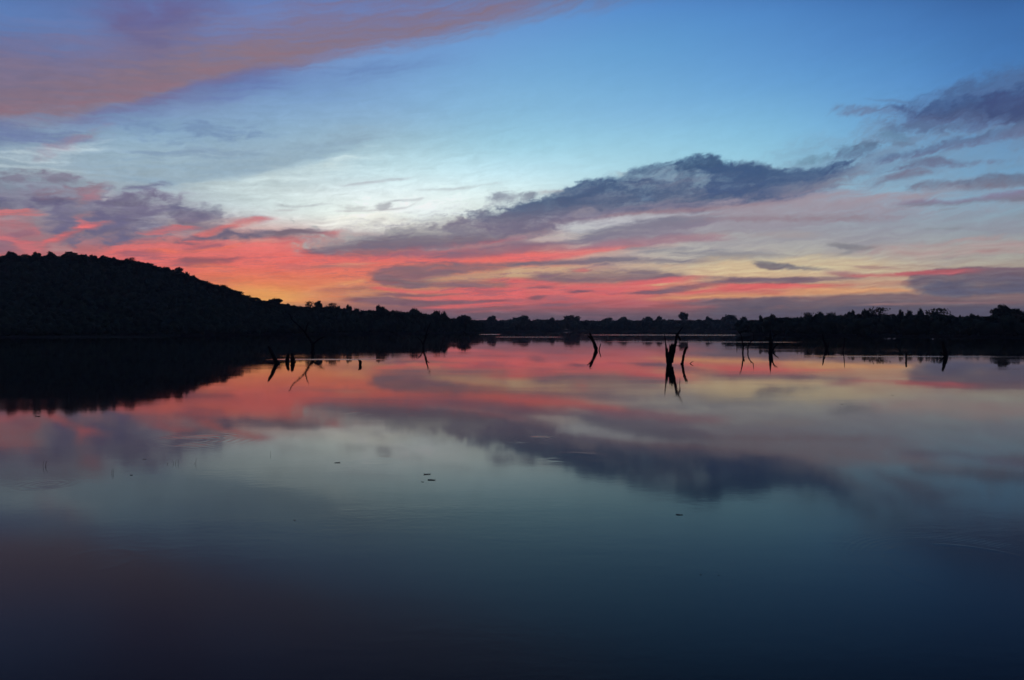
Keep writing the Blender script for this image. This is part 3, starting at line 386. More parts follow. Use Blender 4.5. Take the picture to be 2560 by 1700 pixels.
def paint_sky(U, V):
    """U azimuth, V elevation in degrees (flat float arrays); returns linear RGB of the dusk sky."""
    # clear-sky colours on a coarse azimuth / elevation lattice, smoothly interpolated
    gx, gy = SKY_AZ, SKY_EL
    G = np.array(SKY_GRID, float)                      # [el][az][3], display values 0..255
    uu = np.clip(U, gx[0], gx[-1]); vv = np.clip(V, gy[0], gy[-1])
    ix = np.clip(np.searchsorted(gx, uu, 'right') - 1, 0, len(gx) - 2)
    iy = np.clip(np.searchsorted(gy, vv, 'right') - 1, 0, len(gy) - 2)
    gxa, gya = np.array(gx), np.array(gy)
    tx = (uu - gxa[ix]) / (gxa[ix + 1] - gxa[ix]); ty = (vv - gya[iy]) / (gya[iy + 1] - gya[iy])
    def cr(p0, p1, p2, p3, t):
        return p1 + 0.5 * t * (p2 - p0 + t * (2 * p0 - 5 * p1 + 4 * p2 - p3 + t * (3 * (p1 - p2) + p3 - p0)))
    nx, ny = len(gx), len(gy)
    rows = []
    TX = tx[:, None]; TY = ty[:, None]
    for dy in (-1, 0, 1, 2):
        jy = np.clip(iy + dy, 0, ny - 1)
        rows.append(cr(*[G[jy, np.clip(ix + dx, 0, nx - 1)] for dx in (-1, 0, 1, 2)], TX))
    C = np.clip(cr(*rows, TY), 0, 255)
    # cirrus noise, drawn out along lines that climb to the right
    Vs = V * (1 - 0.009 * np.clip(U, -60, 60))
    W1x = fbm(U / 3.2, Vs / 1.3, 11, 5, 0.55); W1y = fbm(U / 3.2, Vs / 1.3, 31, 5, 0.55)
    W2x = fbm(U / 0.8, Vs / 0.36, 51, 5, 0.62); W2y = fbm(U / 0.8, Vs / 0.36, 71, 5, 0.62)
    T = {'s': fbm((U + 0.9 * W1x) / 5.0, (Vs + 0.22 * W1y) / 0.42, 91, 5, 0.6),
         'f': fbm((U + 0.6 * W1x) / 2.4, (Vs + 0.12 * W1y) / 0.16, 111, 4, 0.6),
         'w': 0.75 * fbm((U + 1.3 * W1x + 0.5 * W2x) / 1.9, (Vs + 0.40 * W1y + 0.12 * W2y) / 0.48, 151, 6, 0.54)
              + 0.35 * (0.4 - np.abs(fbm((U + 0.7 * W1x) / 0.9, (Vs + 0.3 * W1y) / 0.22, 171, 4, 0.6))),
         'b': fbm((U + 0.5 * W1x) / 1.7, (Vs + 0.3 * W1y) / 0.75, 131, 6, 0.62)}
    for kx, kt, kb, ct, cb, op, st, sb, fl, fr, a1, a2, tex, tk in SKY_BANDS:
        m = (U > kx[0] - fl - 1) & (U < kx[-1] + fr + 1) & (V > min(kb) - 2.5 - sb) & (V < max(kt) + 2.5 + st)
        if not m.any():
            continue
        x = U[m] + a1 * 1.6 * W1x[m] + a2 * 1.6 * W2x[m]
        y = V[m] + a1 * W1y[m] + a2 * W2y[m]
        top = np.interp(x, kx, kt); bot = np.interp(x, kx, kb)
        d = sstep((top - y) / st + 0.5) * sstep((y - bot) / sb + 0.5)
        d *= sstep((x - kx[0]) / fl + 0.4) * sstep((kx[-1] - x) / fr + 0.4)
        if tex:
            n = T[tk][m]
            d = np.clip(d + 1.25 * tex * n * np.sqrt(np.clip(4 * d * (1 - d), 0, 1)), 0, 1)
            d = d * np.clip(1 - tex * (0.35 - 0.9 * n), 0.0, 1.12)
        d = np.clip(d * op * 0.95, 0, 1)[:, None]
        h = np.clip((y - bot) / np.maximum(top - bot, 1e-3), 0, 1)[:, None]
        C[m] = C[m] * (1 - d) + (np.array(cb) * (1 - h) + np.array(ct) * h) * d
    # faint mottling of the whole cirrus veil
    veil = np.clip(1 - np.abs(V - 10) / 16, 0, 1) * (0.4 + 0.6 * sstep((8 - U) / 30))
    C = C * (1 + (0.035 * T['s'] + 0.025 * T['b'])[:, None] * veil[:, None])
    st = np.clip(0.55 * T['s'] + 0.6 * T['f'] - 0.02, 0, 0.5) * sstep((7.2 - V) / 2.5) * sstep((14 - U) / 12)
    st = st * (1 - 0.85 * np.exp(-((U + 19) / 7) ** 2 - ((V - 2.8) / 2.2) ** 2))
    C = C * (1 - st[:, None]) + np.array([148, 92, 110.]) * st[:, None]
    low = sstep((7.5 - V) / 4)[:, None]
    C = C * (1 + low * T['f'][:, None] * np.array([0.05, 0.09, 0.075]))
    fil = T['w']
    C = C * (1 + 0.04 * (fil * np.clip(1.1 - np.abs(V - 9) / 13, 0, 1) * (0.35 + 0.65 * sstep((12 - U) / 20)))[:, None])
    # away from the afterglow the sky goes on as plain blue dusk
    far = sstep((np.abs(U) - 52) / 60)[:, None]
    el = np.clip(V, 0, 90)[:, None]
    t = sstep(el / 35.0)
    dusk = np.array([50, 50, 72.]) * (1 - t) + np.array([32, 50, 90.]) * t
    C = C * (1 - far) + dusk * far
    zen = sstep((V - 33) / 40)[:, None]
    C = C * (1 - zen) + np.array([30, 50, 92.]) * zen
    warm = np.clip(C[:, 0] - C[:, 1] - 70, 0, 200)[:, None]
    C = C + warm * np.array([0.0, 0.16, 0.18])
    mauve = np.clip(np.minimum(C[:, 0], C[:, 2]) - C[:, 1], 0, 60)
    C[:, 1] += 0.22 * mauve
    lum = (C @ np.array([0.3, 0.59, 0.11]))[:, None]
    C = lum + (C - lum) * SKY_SAT
    c = np.clip(C, 0, 255) / 255.0
    return np.where(c <= 0.04045, c / 12.92, ((c + 0.055) / 1.055) ** 2.4)
def build_sky(radius=6000.0):
    az = np.concatenate([np.linspace(-180, -48, 40)[:-1], np.arange(-48, -39, 0.2), np.arange(-39, 39, 0.07), np.arange(39, 48, 0.2), np.linspace(48, 180, 40)[:-1]])
    el = np.concatenate([[-20, -10, -5, -3], np.arange(-2, 9, 0.05), np.arange(9, 28, 0.07), np.arange(28, 34, 0.2), np.linspace(34, 88, 16), [89.9]])
    A, E = np.meshgrid(az, el)
    lin = paint_sky(A.ravel(), E.ravel())
    a = np.radians(A.ravel()); e = np.radians(E.ravel())
    co = radius * np.stack([np.cos(e) * np.sin(a), np.cos(e) * np.cos(a), np.sin(e)], 1)
    na, ne = len(az), len(el)
    i = np.arange(na * ne).reshape(ne, na)
    nxt = np.roll(i, -1, axis=1)
    f = np.stack([i[:-1], nxt[:-1], nxt[1:], i[1:]], -1).reshape(-1, 4)
    m, N, L, p = node_mat("dusk_sky")
    N.remove(p)
    at = N.new("ShaderNodeAttribute"); at.attribute_name = "sky_colour"
    em = N.new("ShaderNodeEmission")
    L.new(at.outputs["Color"], em.inputs["Color"])
    L.new(em.outputs[0], N["Material Output"].inputs["Surface"])
    m.cycles.emission_sampling = 'NONE'
    me = new_mesh("sky", co, f, [m])
    ca = me.color_attributes.new("sky_colour", 'FLOAT_COLOR', 'POINT')
    ca.data.foreach_set("color", np.concatenate([lin, np.ones((len(lin), 1))], 1).astype(np.float32).ravel())
    smooth(me)
    return tag(link("sky", me), "dusk sky with red and mauve streaked clouds over blue", kind="structure")

build_sky()

# ================================================================ water
WATER_R = 1500.0
RINGS = [  # x, y, radius, ring width, wave length (0 = single crest), height
    (6.75, 9.85, 1.22, 0.05, 0.0, 0.0010), (6.75, 9.85, 1.62, 0.26, 0.10, 0.00035),
    (-9.9, 21.2, 0.8, 0.7, 0.30, 0.0011), (-6.3, 28.0, 0.45, 0.16, 0.0, 0.0014),
    (-4.3, 27.6, 0.5, 0.18, 0.0, 0.0010), (-6.26, 10.3, 0.52, 0.07, 0.0, 0.0005),
    (1.75, 18.4, 0.7, 0.22, 0.0, 0.0014), (0.7, 21.5, 0.6, 0.3, 0.22, 0.0010),
    (-10.4, 15.3, 0.35, 0.3, 0.2, 0.0006), (-3.6, 18.0, 0.5, 0.2, 0.0, 0.0010)]
STREAKS = [  # depth of a wind-ruffled band, slope with x, half depth, x from, x to
    (338.0, -0.10, 15.0, 26.0, 190.0), (264.0, -0.06, 6.0, -9.0, 22.0), (375.0, 0.0, 14.0, -19.0, -5.0),
    (172.0, -0.16, 3.0, 20.0, 76.0), (83.5, -0.05, 0.9, 36.0, 62.0), (76.0, -0.03, 1.5, -28.0, -13.0),
    (252.0, 0.05, 3.0, -230.0, -110.0)]

def build_water():
    n = 192
    r = np.array([0.0, 30, 120, 400, 900, WATER_R])
    ang = np.linspace(0, 2 * np.pi, n, endpoint=False)
    verts = [(0, 0, 0)]
    for q in r[1:]:
        verts += [(q * math.cos(t), q * math.sin(t), 0) for t in ang]
    faces = [(0, 1 + i, 1 + (i + 1) % n) for i in range(n)]
    for k in range(len(r) - 2):
        b0, b1 = 1 + k * n, 1 + (k + 1) * n
        faces += [(b0 + i, b1 + i, b1 + (i + 1) % n, b0 + (i + 1) % n) for i in range(n)]
    m, N, L, p = node_mat("lake_water")
    def val(x):
        return x
    def math_(op, a, b=None, c=None, clamp=False):
        nd = N.new("ShaderNodeMath"); nd.operation = op; nd.use_clamp = clamp
        for k, v in enumerate((a, b, c)):
            if v is None: continue
            if isinstance(v, (int, float)): nd.inputs[k].default_value = v
            else: L.new(v, nd.inputs[k])
        return nd.outputs[0]
    def noise(sx, sy, detail, rough=0.5, off=0.0):
        mp = N.new("ShaderNodeMapping"); mp.inputs["Scale"].default_value = (sx, sy, 1); mp.inputs["Location"].default_value = (off, off * 1.7, 0)
        L.new(pos, mp.inputs["Vector"])
        nz = N.new("ShaderNodeTexNoise"); nz.inputs["Scale"].default_value = 1.0
        nz.inputs["Detail"].default_value = detail; nz.inputs["Roughness"].default_value = rough
        L.new(mp.outputs[0], nz.inputs["Vector"])
        return nz.outputs["Fac"]
    def sst(x, lo, hi):
        nd = N.new("ShaderNodeMapRange"); nd.interpolation_type = 'SMOOTHSTEP'
        L.new(x, nd.inputs[0]); nd.inputs[1].default_value = lo; nd.inputs[2].default_value = hi
        return nd.outputs[0]
    geo = N.new("ShaderNodeNewGeometry"); pos = geo.outputs["Position"]
    sep = N.new("ShaderNodeSeparateXYZ"); L.new(pos, sep.inputs[0])
    X, Y = sep.outputs[0], sep.outputs[1]
    # calm and ruffled areas
    area = sst(noise(0.022, 0.07, 3, 0.55, 4.0), 0.40, 0.64)
    area2 = sst(noise(0.06, 0.19, 3, 0.55, 9.0), 0.46, 0.68)
    fine = noise(3.0, 6.5, 3, 0.6)
    mid = noise(0.7, 1.6, 2, 0.5, 3.0)
    swell = noise(0.10, 0.17, 2, 0.5, 7.0)
    amp = math_('MULTIPLY_ADD', area, RIP_A, RIP_B)
    amp = math_('MULTIPLY_ADD', math_('MULTIPLY', area, area2), RIP_C, amp)
    amp = math_('MULTIPLY_ADD', math_('SUBTRACT', 1.0, sst(Y, 9.0, 40.0)), RIP_N, amp)
    h = math_('MULTIPLY', fine, amp)
    h = math_('MULTIPLY_ADD', mid, math_('MULTIPLY', amp, 1.1), h)
    h = math_('MULTIPLY_ADD', swell, SWELL, h)
    broken = sst(noise(0.9, 0.9, 2, 0.5, 31.0), 0.38, 0.62)
    for cx, cy, R, w, wl, a in RINGS:
        d = math_('SQRT', math_('ADD', math_('POWER', math_('SUBTRACT', X, cx), 2.0), math_('POWER', math_('SUBTRACT', Y, cy), 2.0)))
        e = math_('DIVIDE', math_('SUBTRACT', d, R), w)
        g = math_('POWER', 2.718, math_('MULTIPLY', math_('MULTIPLY', e, e), -1.0))
        if wl:
            g = math_('MULTIPLY', g, math_('SINE', math_('MULTIPLY', d, 6.283 / wl)))
        h = math_('MULTIPLY_ADD', g, math_('MULTIPLY', broken, a), h)
    # wind-ruffled streaks far out
    streak = None
    edge = noise(0.05, 0.25, 3, 0.6, 21.0)
    for y0, sl, hw, x0, x1 in STREAKS:
        dy = math_('ABSOLUTE', math_('SUBTRACT', Y, math_('MULTIPLY_ADD', X, sl, y0 - sl * (x0 + x1) / 2)))
        k = math_('SUBTRACT', math_('MULTIPLY_ADD', edge, 0.9, 0.75), math_('DIVIDE', dy, hw))
        k = sst(k, 0.0, 0.5)
        k = math_('MULTIPLY', k, sst(X, x0, x0 + 0.25 * (x1 - x0)))
        k = math_('MULTIPLY', k, math_('SUBTRACT', 1.0, sst(X, x1 - 0.3 * (x1 - x0), x1)))
        streak = k if streak is None else math_('MAXIMUM', streak, k)
    b = N.new("ShaderNodeBump"); b.inputs["Strength"].default_value = 1.0; b.inputs["Distance"].default_value = 1.0
    L.new(h, b.inputs["Height"])
    L.new(b.outputs["Normal"], p.inputs["Normal"])
    # the water by the near bank is stirred by the breeze and turns glassy farther out
    near = math_('SUBTRACT', 1.0, sst(math_('MULTIPLY_ADD', area, -8.0, Y), 6.0, 50.0))
    shore = math_('SUBTRACT', 1.0, sst(Y, 4.0, 15.0))
    near = math_('MULTIPLY_ADD', shore, 5.0, near)
    base = math_('MULTIPLY_ADD', near, WATER_NEAR - WATER_ROUGH, math_('MULTIPLY_ADD', area, 0.012, WATER_ROUGH))
    L.new(math_('MULTIPLY_ADD', streak, 0.22, base), p.inputs["Roughness"])
    p.inputs["Base Color"].default_value = (0.003, 0.005, 0.007, 1)
    p.inputs["IOR"].default_value = WATER_IOR
    me = new_mesh("water", verts, faces, [m])
    return tag(link("water", me), "still lake water mirroring the dusk sky", kind="structure")

RIP_N = 0.0001
RIP_A, RIP_B, RIP_C, SWELL = 0.0004, 0.0001, 0.0016, 0.003
WATER_ROUGH, WATER_NEAR, WATER_IOR = 0.023, 0.050, 1.21
build_water()

# ================================================================ land round the lake
# columns: bearing (x/y), shore depth, crest depth, crest ground height
LAND_LEFT = np.array([(-2.3906,130,260,4.12,7),(-1.6875,170,340,13.43,7),(-1.2773,200,400,24.62,7),(-1.043,225,420,38.34,7),(-0.8672,245,430,42.86,7),(-0.75,260,435,43.14,7),(-0.6328,280,440,44.2,7),(-0.5566,300,445,40.83,7),(-0.5068,312,440,35.69,7),(-0.4734,318,435,30.65,7),(-0.4512,322,430,26.23,7),(-0.4219,330,425,21.95,7.2),(-0.375,345,420,14.7,7.5),(-0.3398,352,418,10.93,8),(-0.3047,362,416,8.65,8.5),(-0.2637,375,418,7.72,9.5),(-0.2227,395,424,4.42,11),(-0.1641,425,440,2.34,12.5),(-0.1143,450,462,0.52,13),(-0.0949,470,480,0.4,11),(-0.0674,490,500,0.4,10),(-0.0439,520,530,0.4,9)])
LAND_FAR = np.array([(-0.2227,740,800,0.91,11.5),(-0.0469,740,800,1.84,11.5),(0.0117,740,800,1.78,12.5),(0.0703,740,800,1.34,12),(0.1289,740,800,1.37,11.5),(0.1875,740,800,1.34,12),(0.2461,740,800,1.34,12),(0.3047,740,800,1.31,12.5),(0.3457,740,800,1.34,12),(0.4219,740,800,1.37,11.5),(0.5391,740,800,1.87,11)])
LAND_RIGHT = np.array([(0.334,335,385,0.59,7.2),(0.3633,325,378,1.04,8),(0.4131,312,368,1.35,8.4),(0.457,300,356,1.59,9),(0.5039,288,346,1.6,9.2),(0.5391,280,338,1.43,9.2),(0.5742,272,332,1.13,8.4),(0.6152,264,324,1.52,9),(0.6562,257,318,1.08,8.2),(0.6973,251,312,0.78,8.2),(0.75,245,305,0.93,9),(0.832,236,296,1.24,9.2),(1.0078,220,280,1.38,9.5),(1.3008,200,260,1.88,10),(2.2969,130,190,1.85,10)])
def land_height(T, tt, Y):
    """ground height of a landmass at bearing tt and depth Y"""
    ys = np.interp(tt, T[:, 0], T[:, 1]); yc = np.interp(tt, T[:, 0], T[:, 2]); g = np.interp(tt, T[:, 0], T[:, 3])
    s = (Y - ys) / (yc - ys)
    up = 0.35 + (g - 0.35) * np.clip(s, 0, 1) ** 1.15
    z = np.where(s < 0, -0.6 + 0.95 * np.clip(1 + s * 12, 0, 1), up)
    back = np.clip((Y - yc) / (120 + 2.2 * g), 0, 1)
    back = back * back * (3 - 2 * back)
    return z * (1 - back) + 0.3 * back

def build_land(name, T, label, depth_back):
    nt, ns = 90, 46
    tt = np.linspace(T[0, 0], T[-1, 0], nt)
    verts = []
    for j in range(ns):
        s = j / (ns - 1)
        ys = np.interp(tt, T[:, 0], T[:, 1]); yc = np.interp(tt, T[:, 0], T[:, 2])
        if s < 0.06: Y = ys - (0.06 - s) / 0.06 * 9
        elif s < 0.6: Y = ys + (yc - ys) * (s - 0.06) / 0.54
        else: Y = yc + depth_back * (s - 0.6) / 0.4
        z = land_height(T, tt, Y)
        if j == 0: z = z * 0 - 0.8
        jit = 0.25 * np.sin(tt * 91 + j * 1.7) * np.sin(tt * 37 - j * 0.9) * min(1, j / 6)
        verts.append(np.stack([Y * tt, Y, z + jit], 1))
    V = np.concatenate(verts)
    i = np.arange(nt * ns).reshape(ns, nt)
    f = np.stack([i[:-1, :-1], i[:-1, 1:], i[1:, 1:], i[1:, :-1]], -1).reshape(-1, 4)
    me = new_mesh(name, V, f, [MAT_SOIL]); smooth(me)
    return tag(link(name, me), label, kind="structure")

build_land("hill", LAND_LEFT, "long dark wooded hill sloping down to a point at left", 330)
build_land("far_shore_ground", LAND_FAR, "low far shore across the lake", 150)
build_land("right_bank_ground", LAND_RIGHT, "low dark bank at right", 140)

# ================================================================ trees
def ico(sub=1):
    t = (1 + 5 ** 0.5) / 2
    v = [(-1, t, 0), (1, t, 0), (-1, -t, 0), (1, -t, 0), (0, -1, t), (0, 1, t), (0, -1, -t), (0, 1, -t), (t, 0, -1), (t, 0, 1), (-t, 0, -1), (-t, 0, 1)]
    v = [Vector(p).normalized() for p in v]
    f = [(0, 11, 5), (0, 5, 1), (0, 1, 7), (0, 7, 10), (0, 10, 11), (1, 5, 9), (5, 11, 4), (11, 10, 2), (10, 7, 6), (7, 1, 8), (3, 9, 4), (3, 4, 2), (3, 2, 6), (3, 6, 8), (3, 8, 9), (4, 9, 5), (2, 4, 11), (6, 2, 10), (8, 6, 7), (9, 8, 1)]
    for _ in range(sub):
        cache, nf = {}, []
        def mid(a, b):
            k = (min(a, b), max(a, b))
            if k not in cache:
                v.append(((v[a] + v[b]) / 2).normalized()); cache[k] = len(v) - 1
            return cache[k]
        for a, b, c in f:
            ab, bc, ca = mid(a, b), mid(b, c), mid(c, a)
            nf += [(a, ab, ca), (b, bc, ab), (c, ca, bc), (ab, bc, ca)]
        f = nf
    return np.array([tuple(p) for p in v]), np.array(f)

ICO0, ICO1 = ico(0), ico(1)

class Soup:
    """triangle soup builder"""
    def __init__(self): self.v, self.f, self.n = [], [], 0
    def add(self, v, f):
        self.v.append(np.asarray(v, float)); self.f.append(np.asarray(f) + self.n); self.n += len(v)
    def mesh(self, name, mats):
        return new_mesh(name, np.concatenate(self.v), np.concatenate(self.f), mats)

def leaf_tris(rs, centres, size):
    """one randomly turned leaf-spray triangle at each centre"""
    n = len(centres)
    a = rs.normal(size=(n, 3)); a /= np.linalg.norm(a, axis=1)[:, None]
    b = rs.normal(size=(n, 3)); b -= (b * a).sum(1)[:, None] * a; b /= np.linalg.norm(b, axis=1)[:, None]
    s = size * rs.uniform(0.6, 1.4, (n, 1))
    p = np.stack([centres + a * s, centres - a * s * 0.5 + b * s * 0.8, centres - a * s * 0.5 - b * s * 0.8], 1)
    return p.reshape(-1, 3), np.arange(3 * n).reshape(-1, 3)

def blob_lobe(S, rs, c, r, flat=0.75, leaves=60, core=0.72, leaf=0.2):
    v, f = ICO1
    bump = 1 + 0.22 * rs.normal(size=(len(v), 1))
    S.add(np.array(c) + v * bump * core * r * np.array([1, 1, flat]), f)
    d = rs.normal(size=(leaves, 3)); d /= np.linalg.norm(d, axis=1)[:, None]
    d *= rs.uniform(0.7, 1.08, (leaves, 1)) * r
    d[:, 2] *= flat
    S.add(*leaf_tris(rs, np.array(c) + d, leaf * r))

def tube(S, pts, radii, sides=6, rs=None, rough=0.0):
    pts = [Vector(p) for p in pts]
    rings = []
    for i, p in enumerate(pts):
        d = (pts[min(i + 1, len(pts) - 1)] - pts[max(i - 1, 0)]).normalized()
        u = d.cross(Vector((0, 1, 0.02)))
        if u.length < 1e-3: u = d.cross(Vector((1, 0, 0)))
        u.normalize(); w = d.cross(u)
        ring = []
        for k in range(sides):
            t = 2 * math.pi * k / sides
            q = radii[i] * (1 + (rs.normal() * rough if rs is not None else 0))
            ring.append(p + (u * math.cos(t) + w * math.sin(t)) * q)
        rings.append(ring)
    v = [tuple(q) for r in rings for q in r]
    f = []
    n = sides
    for i in range(len(rings) - 1):
        for k in range(n):
            a, b = i * n + k, i * n + (k + 1) % n
            f += [(a, b, b + n), (a, b + n, a + n)]
    v.append(tuple(pts[0])); v.append(tuple(pts[-1]))
    c0, c1 = len(v) - 2, len(v) - 1
    for k in range(n):
        f.append((c0, (k + 1) % n, k))
        f.append((c1, (len(rings) - 1) * n + k, (len(rings) - 1) * n + (k + 1) % n))
    S.add(np.array(v), np.array(f))

def tree_proto(kind, seed):
    """unit tree: height 1, crown about 1 wide; returns crown mesh and trunk mesh"""
    rs = np.random.RandomState(seed)
    C, T = Soup(), Soup()
    if kind == 'round':
        tube(T, [(0, 0, -0.06), (0.01, 0, 0.2), (0.0, 0.01, 0.45), (0.02, 0, 0.7)], [0.05, 0.04, 0.03, 0.015])
        blob_lobe(C, rs, (0, 0, 0.6), 0.36, 0.85, 70)
        for k in range(9):
            t = rs.uniform(0, 6.28); q = rs.uniform(0.18, 0.34)
            z = rs.uniform(0.38, 0.86)
            rr = rs.uniform(0.13, 0.22)
            q *= math.sqrt(max(0.15, 1 - ((z - 0.55) / 0.45) ** 2))
            blob_lobe(C, rs, (q * math.cos(t), q * math.sin(t), min(z, 1 - rr * 0.75)), rr, 0.8, 48, 0.7, 0.26)
        blob_lobe(C, rs, (rs.uniform(-.1, .1), 0, 0.83), 0.2, 0.75, 50, 0.7, 0.26)
    elif kind == 'tall':
        tube(T, [(0, 0, -0.06), (0.01, 0, 0.3), (0.0, 0.01, 0.6), (0.02, 0, 0.88)], [0.05, 0.04, 0.03, 0.012])
        for k in range(10):
            z = 0.3 + 0.62 * k / 9; w = 0.42 * math.sqrt(max(0.1, 1 - (1.6 * k / 9 - 0.75) ** 2))
            t = rs.uniform(0, 6.28); q = rs.uniform(0.2, 1) * w * 0.7
            rr = rs.uniform(0.15, 0.22)
            blob_lobe(C, rs, (q * math.cos(t), q * math.sin(t), min(z, 1 - rr * 0.8)), rr, 0.85, 42, 0.7, 0.28)
    else:
        airy = kind == 'airy'
        fork = 0.55 if airy else 0.45
        tube(T, [(0, 0, -0.06), (0.015, 0, 0.25), (0.0, 0.01, fork)], [0.045, 0.035, 0.028])
        for k in range(9 if airy else 10):
            t = 6.28 * (k + rs.uniform(0, .8)) / (9 if airy else 10); q = rs.uniform(0.15, 0.42)
            z = rs.uniform(0.74, 0.92) if airy else rs.uniform(0.6, 0.86)
            z -= 0.35 * max(0, q - 0.25)
            e = (q * math.cos(t), q * math.sin(t), z)
            tube(T, [(0, 0, fork - 0.02), (e[0] * .45, e[1] * .45, fork + (z - fork) * .6), e], [0.022, 0.014, 0.006], 5)
            rr = rs.uniform(0.11, 0.16) if airy else rs.uniform(0.15, 0.22)
            if airy:
                d = rs.normal(size=(34, 3)) * np.array([rr, rr, rr * 0.3])
                C.add(*leaf_tris(rs, np.array(e) + d, 0.04))
            else:
                blob_lobe(C, rs, (e[0], e[1], min(e[2], 1 - rr * .5)), rr, 0.55, 46, 0.66, 0.28)
        if airy:
            d = rs.normal(size=(80, 3)) * np.array([0.22, 0.22, 0.035])
            C.add(*leaf_tris(rs, np.array([0, 0, 0.93]) + d, 0.04))
        else:
            blob_lobe(C, rs, (0, 0, 0.85), 0.22, 0.55, 50, 0.7, 0.28)
    c, t = C.mesh(kind + "_crown", [MAT_LEAF]), T.mesh(kind + "_trunk", [MAT_TRUNK])
    # scale so that the crown tops out at exactly 1
    co = np.empty(len(c.vertices) * 3, np.float32); c.vertices.foreach_get("co", co)
    top = np.percentile(co[2::3], 99.3)
    co[2::3] /= top
    c.vertices.foreach_set("co", co); c.update()
    return c, t

PROTO = {k: [tree_proto(k, 100 + 17 * i + 7 * j) for i in range(n)] for j, (k, n) in enumerate((('round', 6), ('tall', 3), ('spread', 4), ('airy', 3)))}
NAMES = {'round': 'broadleaf_tree', 'tall': 'tall_tree', 'spread': 'spreading_tree', 'airy': 'umbrella_tree'}

def tree(kind, i, x, y, z, w, h, label, group):
    crown, trunk = PROTO[kind][i % len(PROTO[kind])]
    e = tag(link(NAMES[kind], None, loc=(x, y, z)), label, "tree", group)
    a = random.uniform(0, 6.28)
    e.empty_display_size = 1
    for nm, me in (("crown", crown), ("trunk", trunk)):
        o = link(nm, me, e)
        o.scale = (w, w, h); o.rotation_euler = (0, 0, a)
    return e

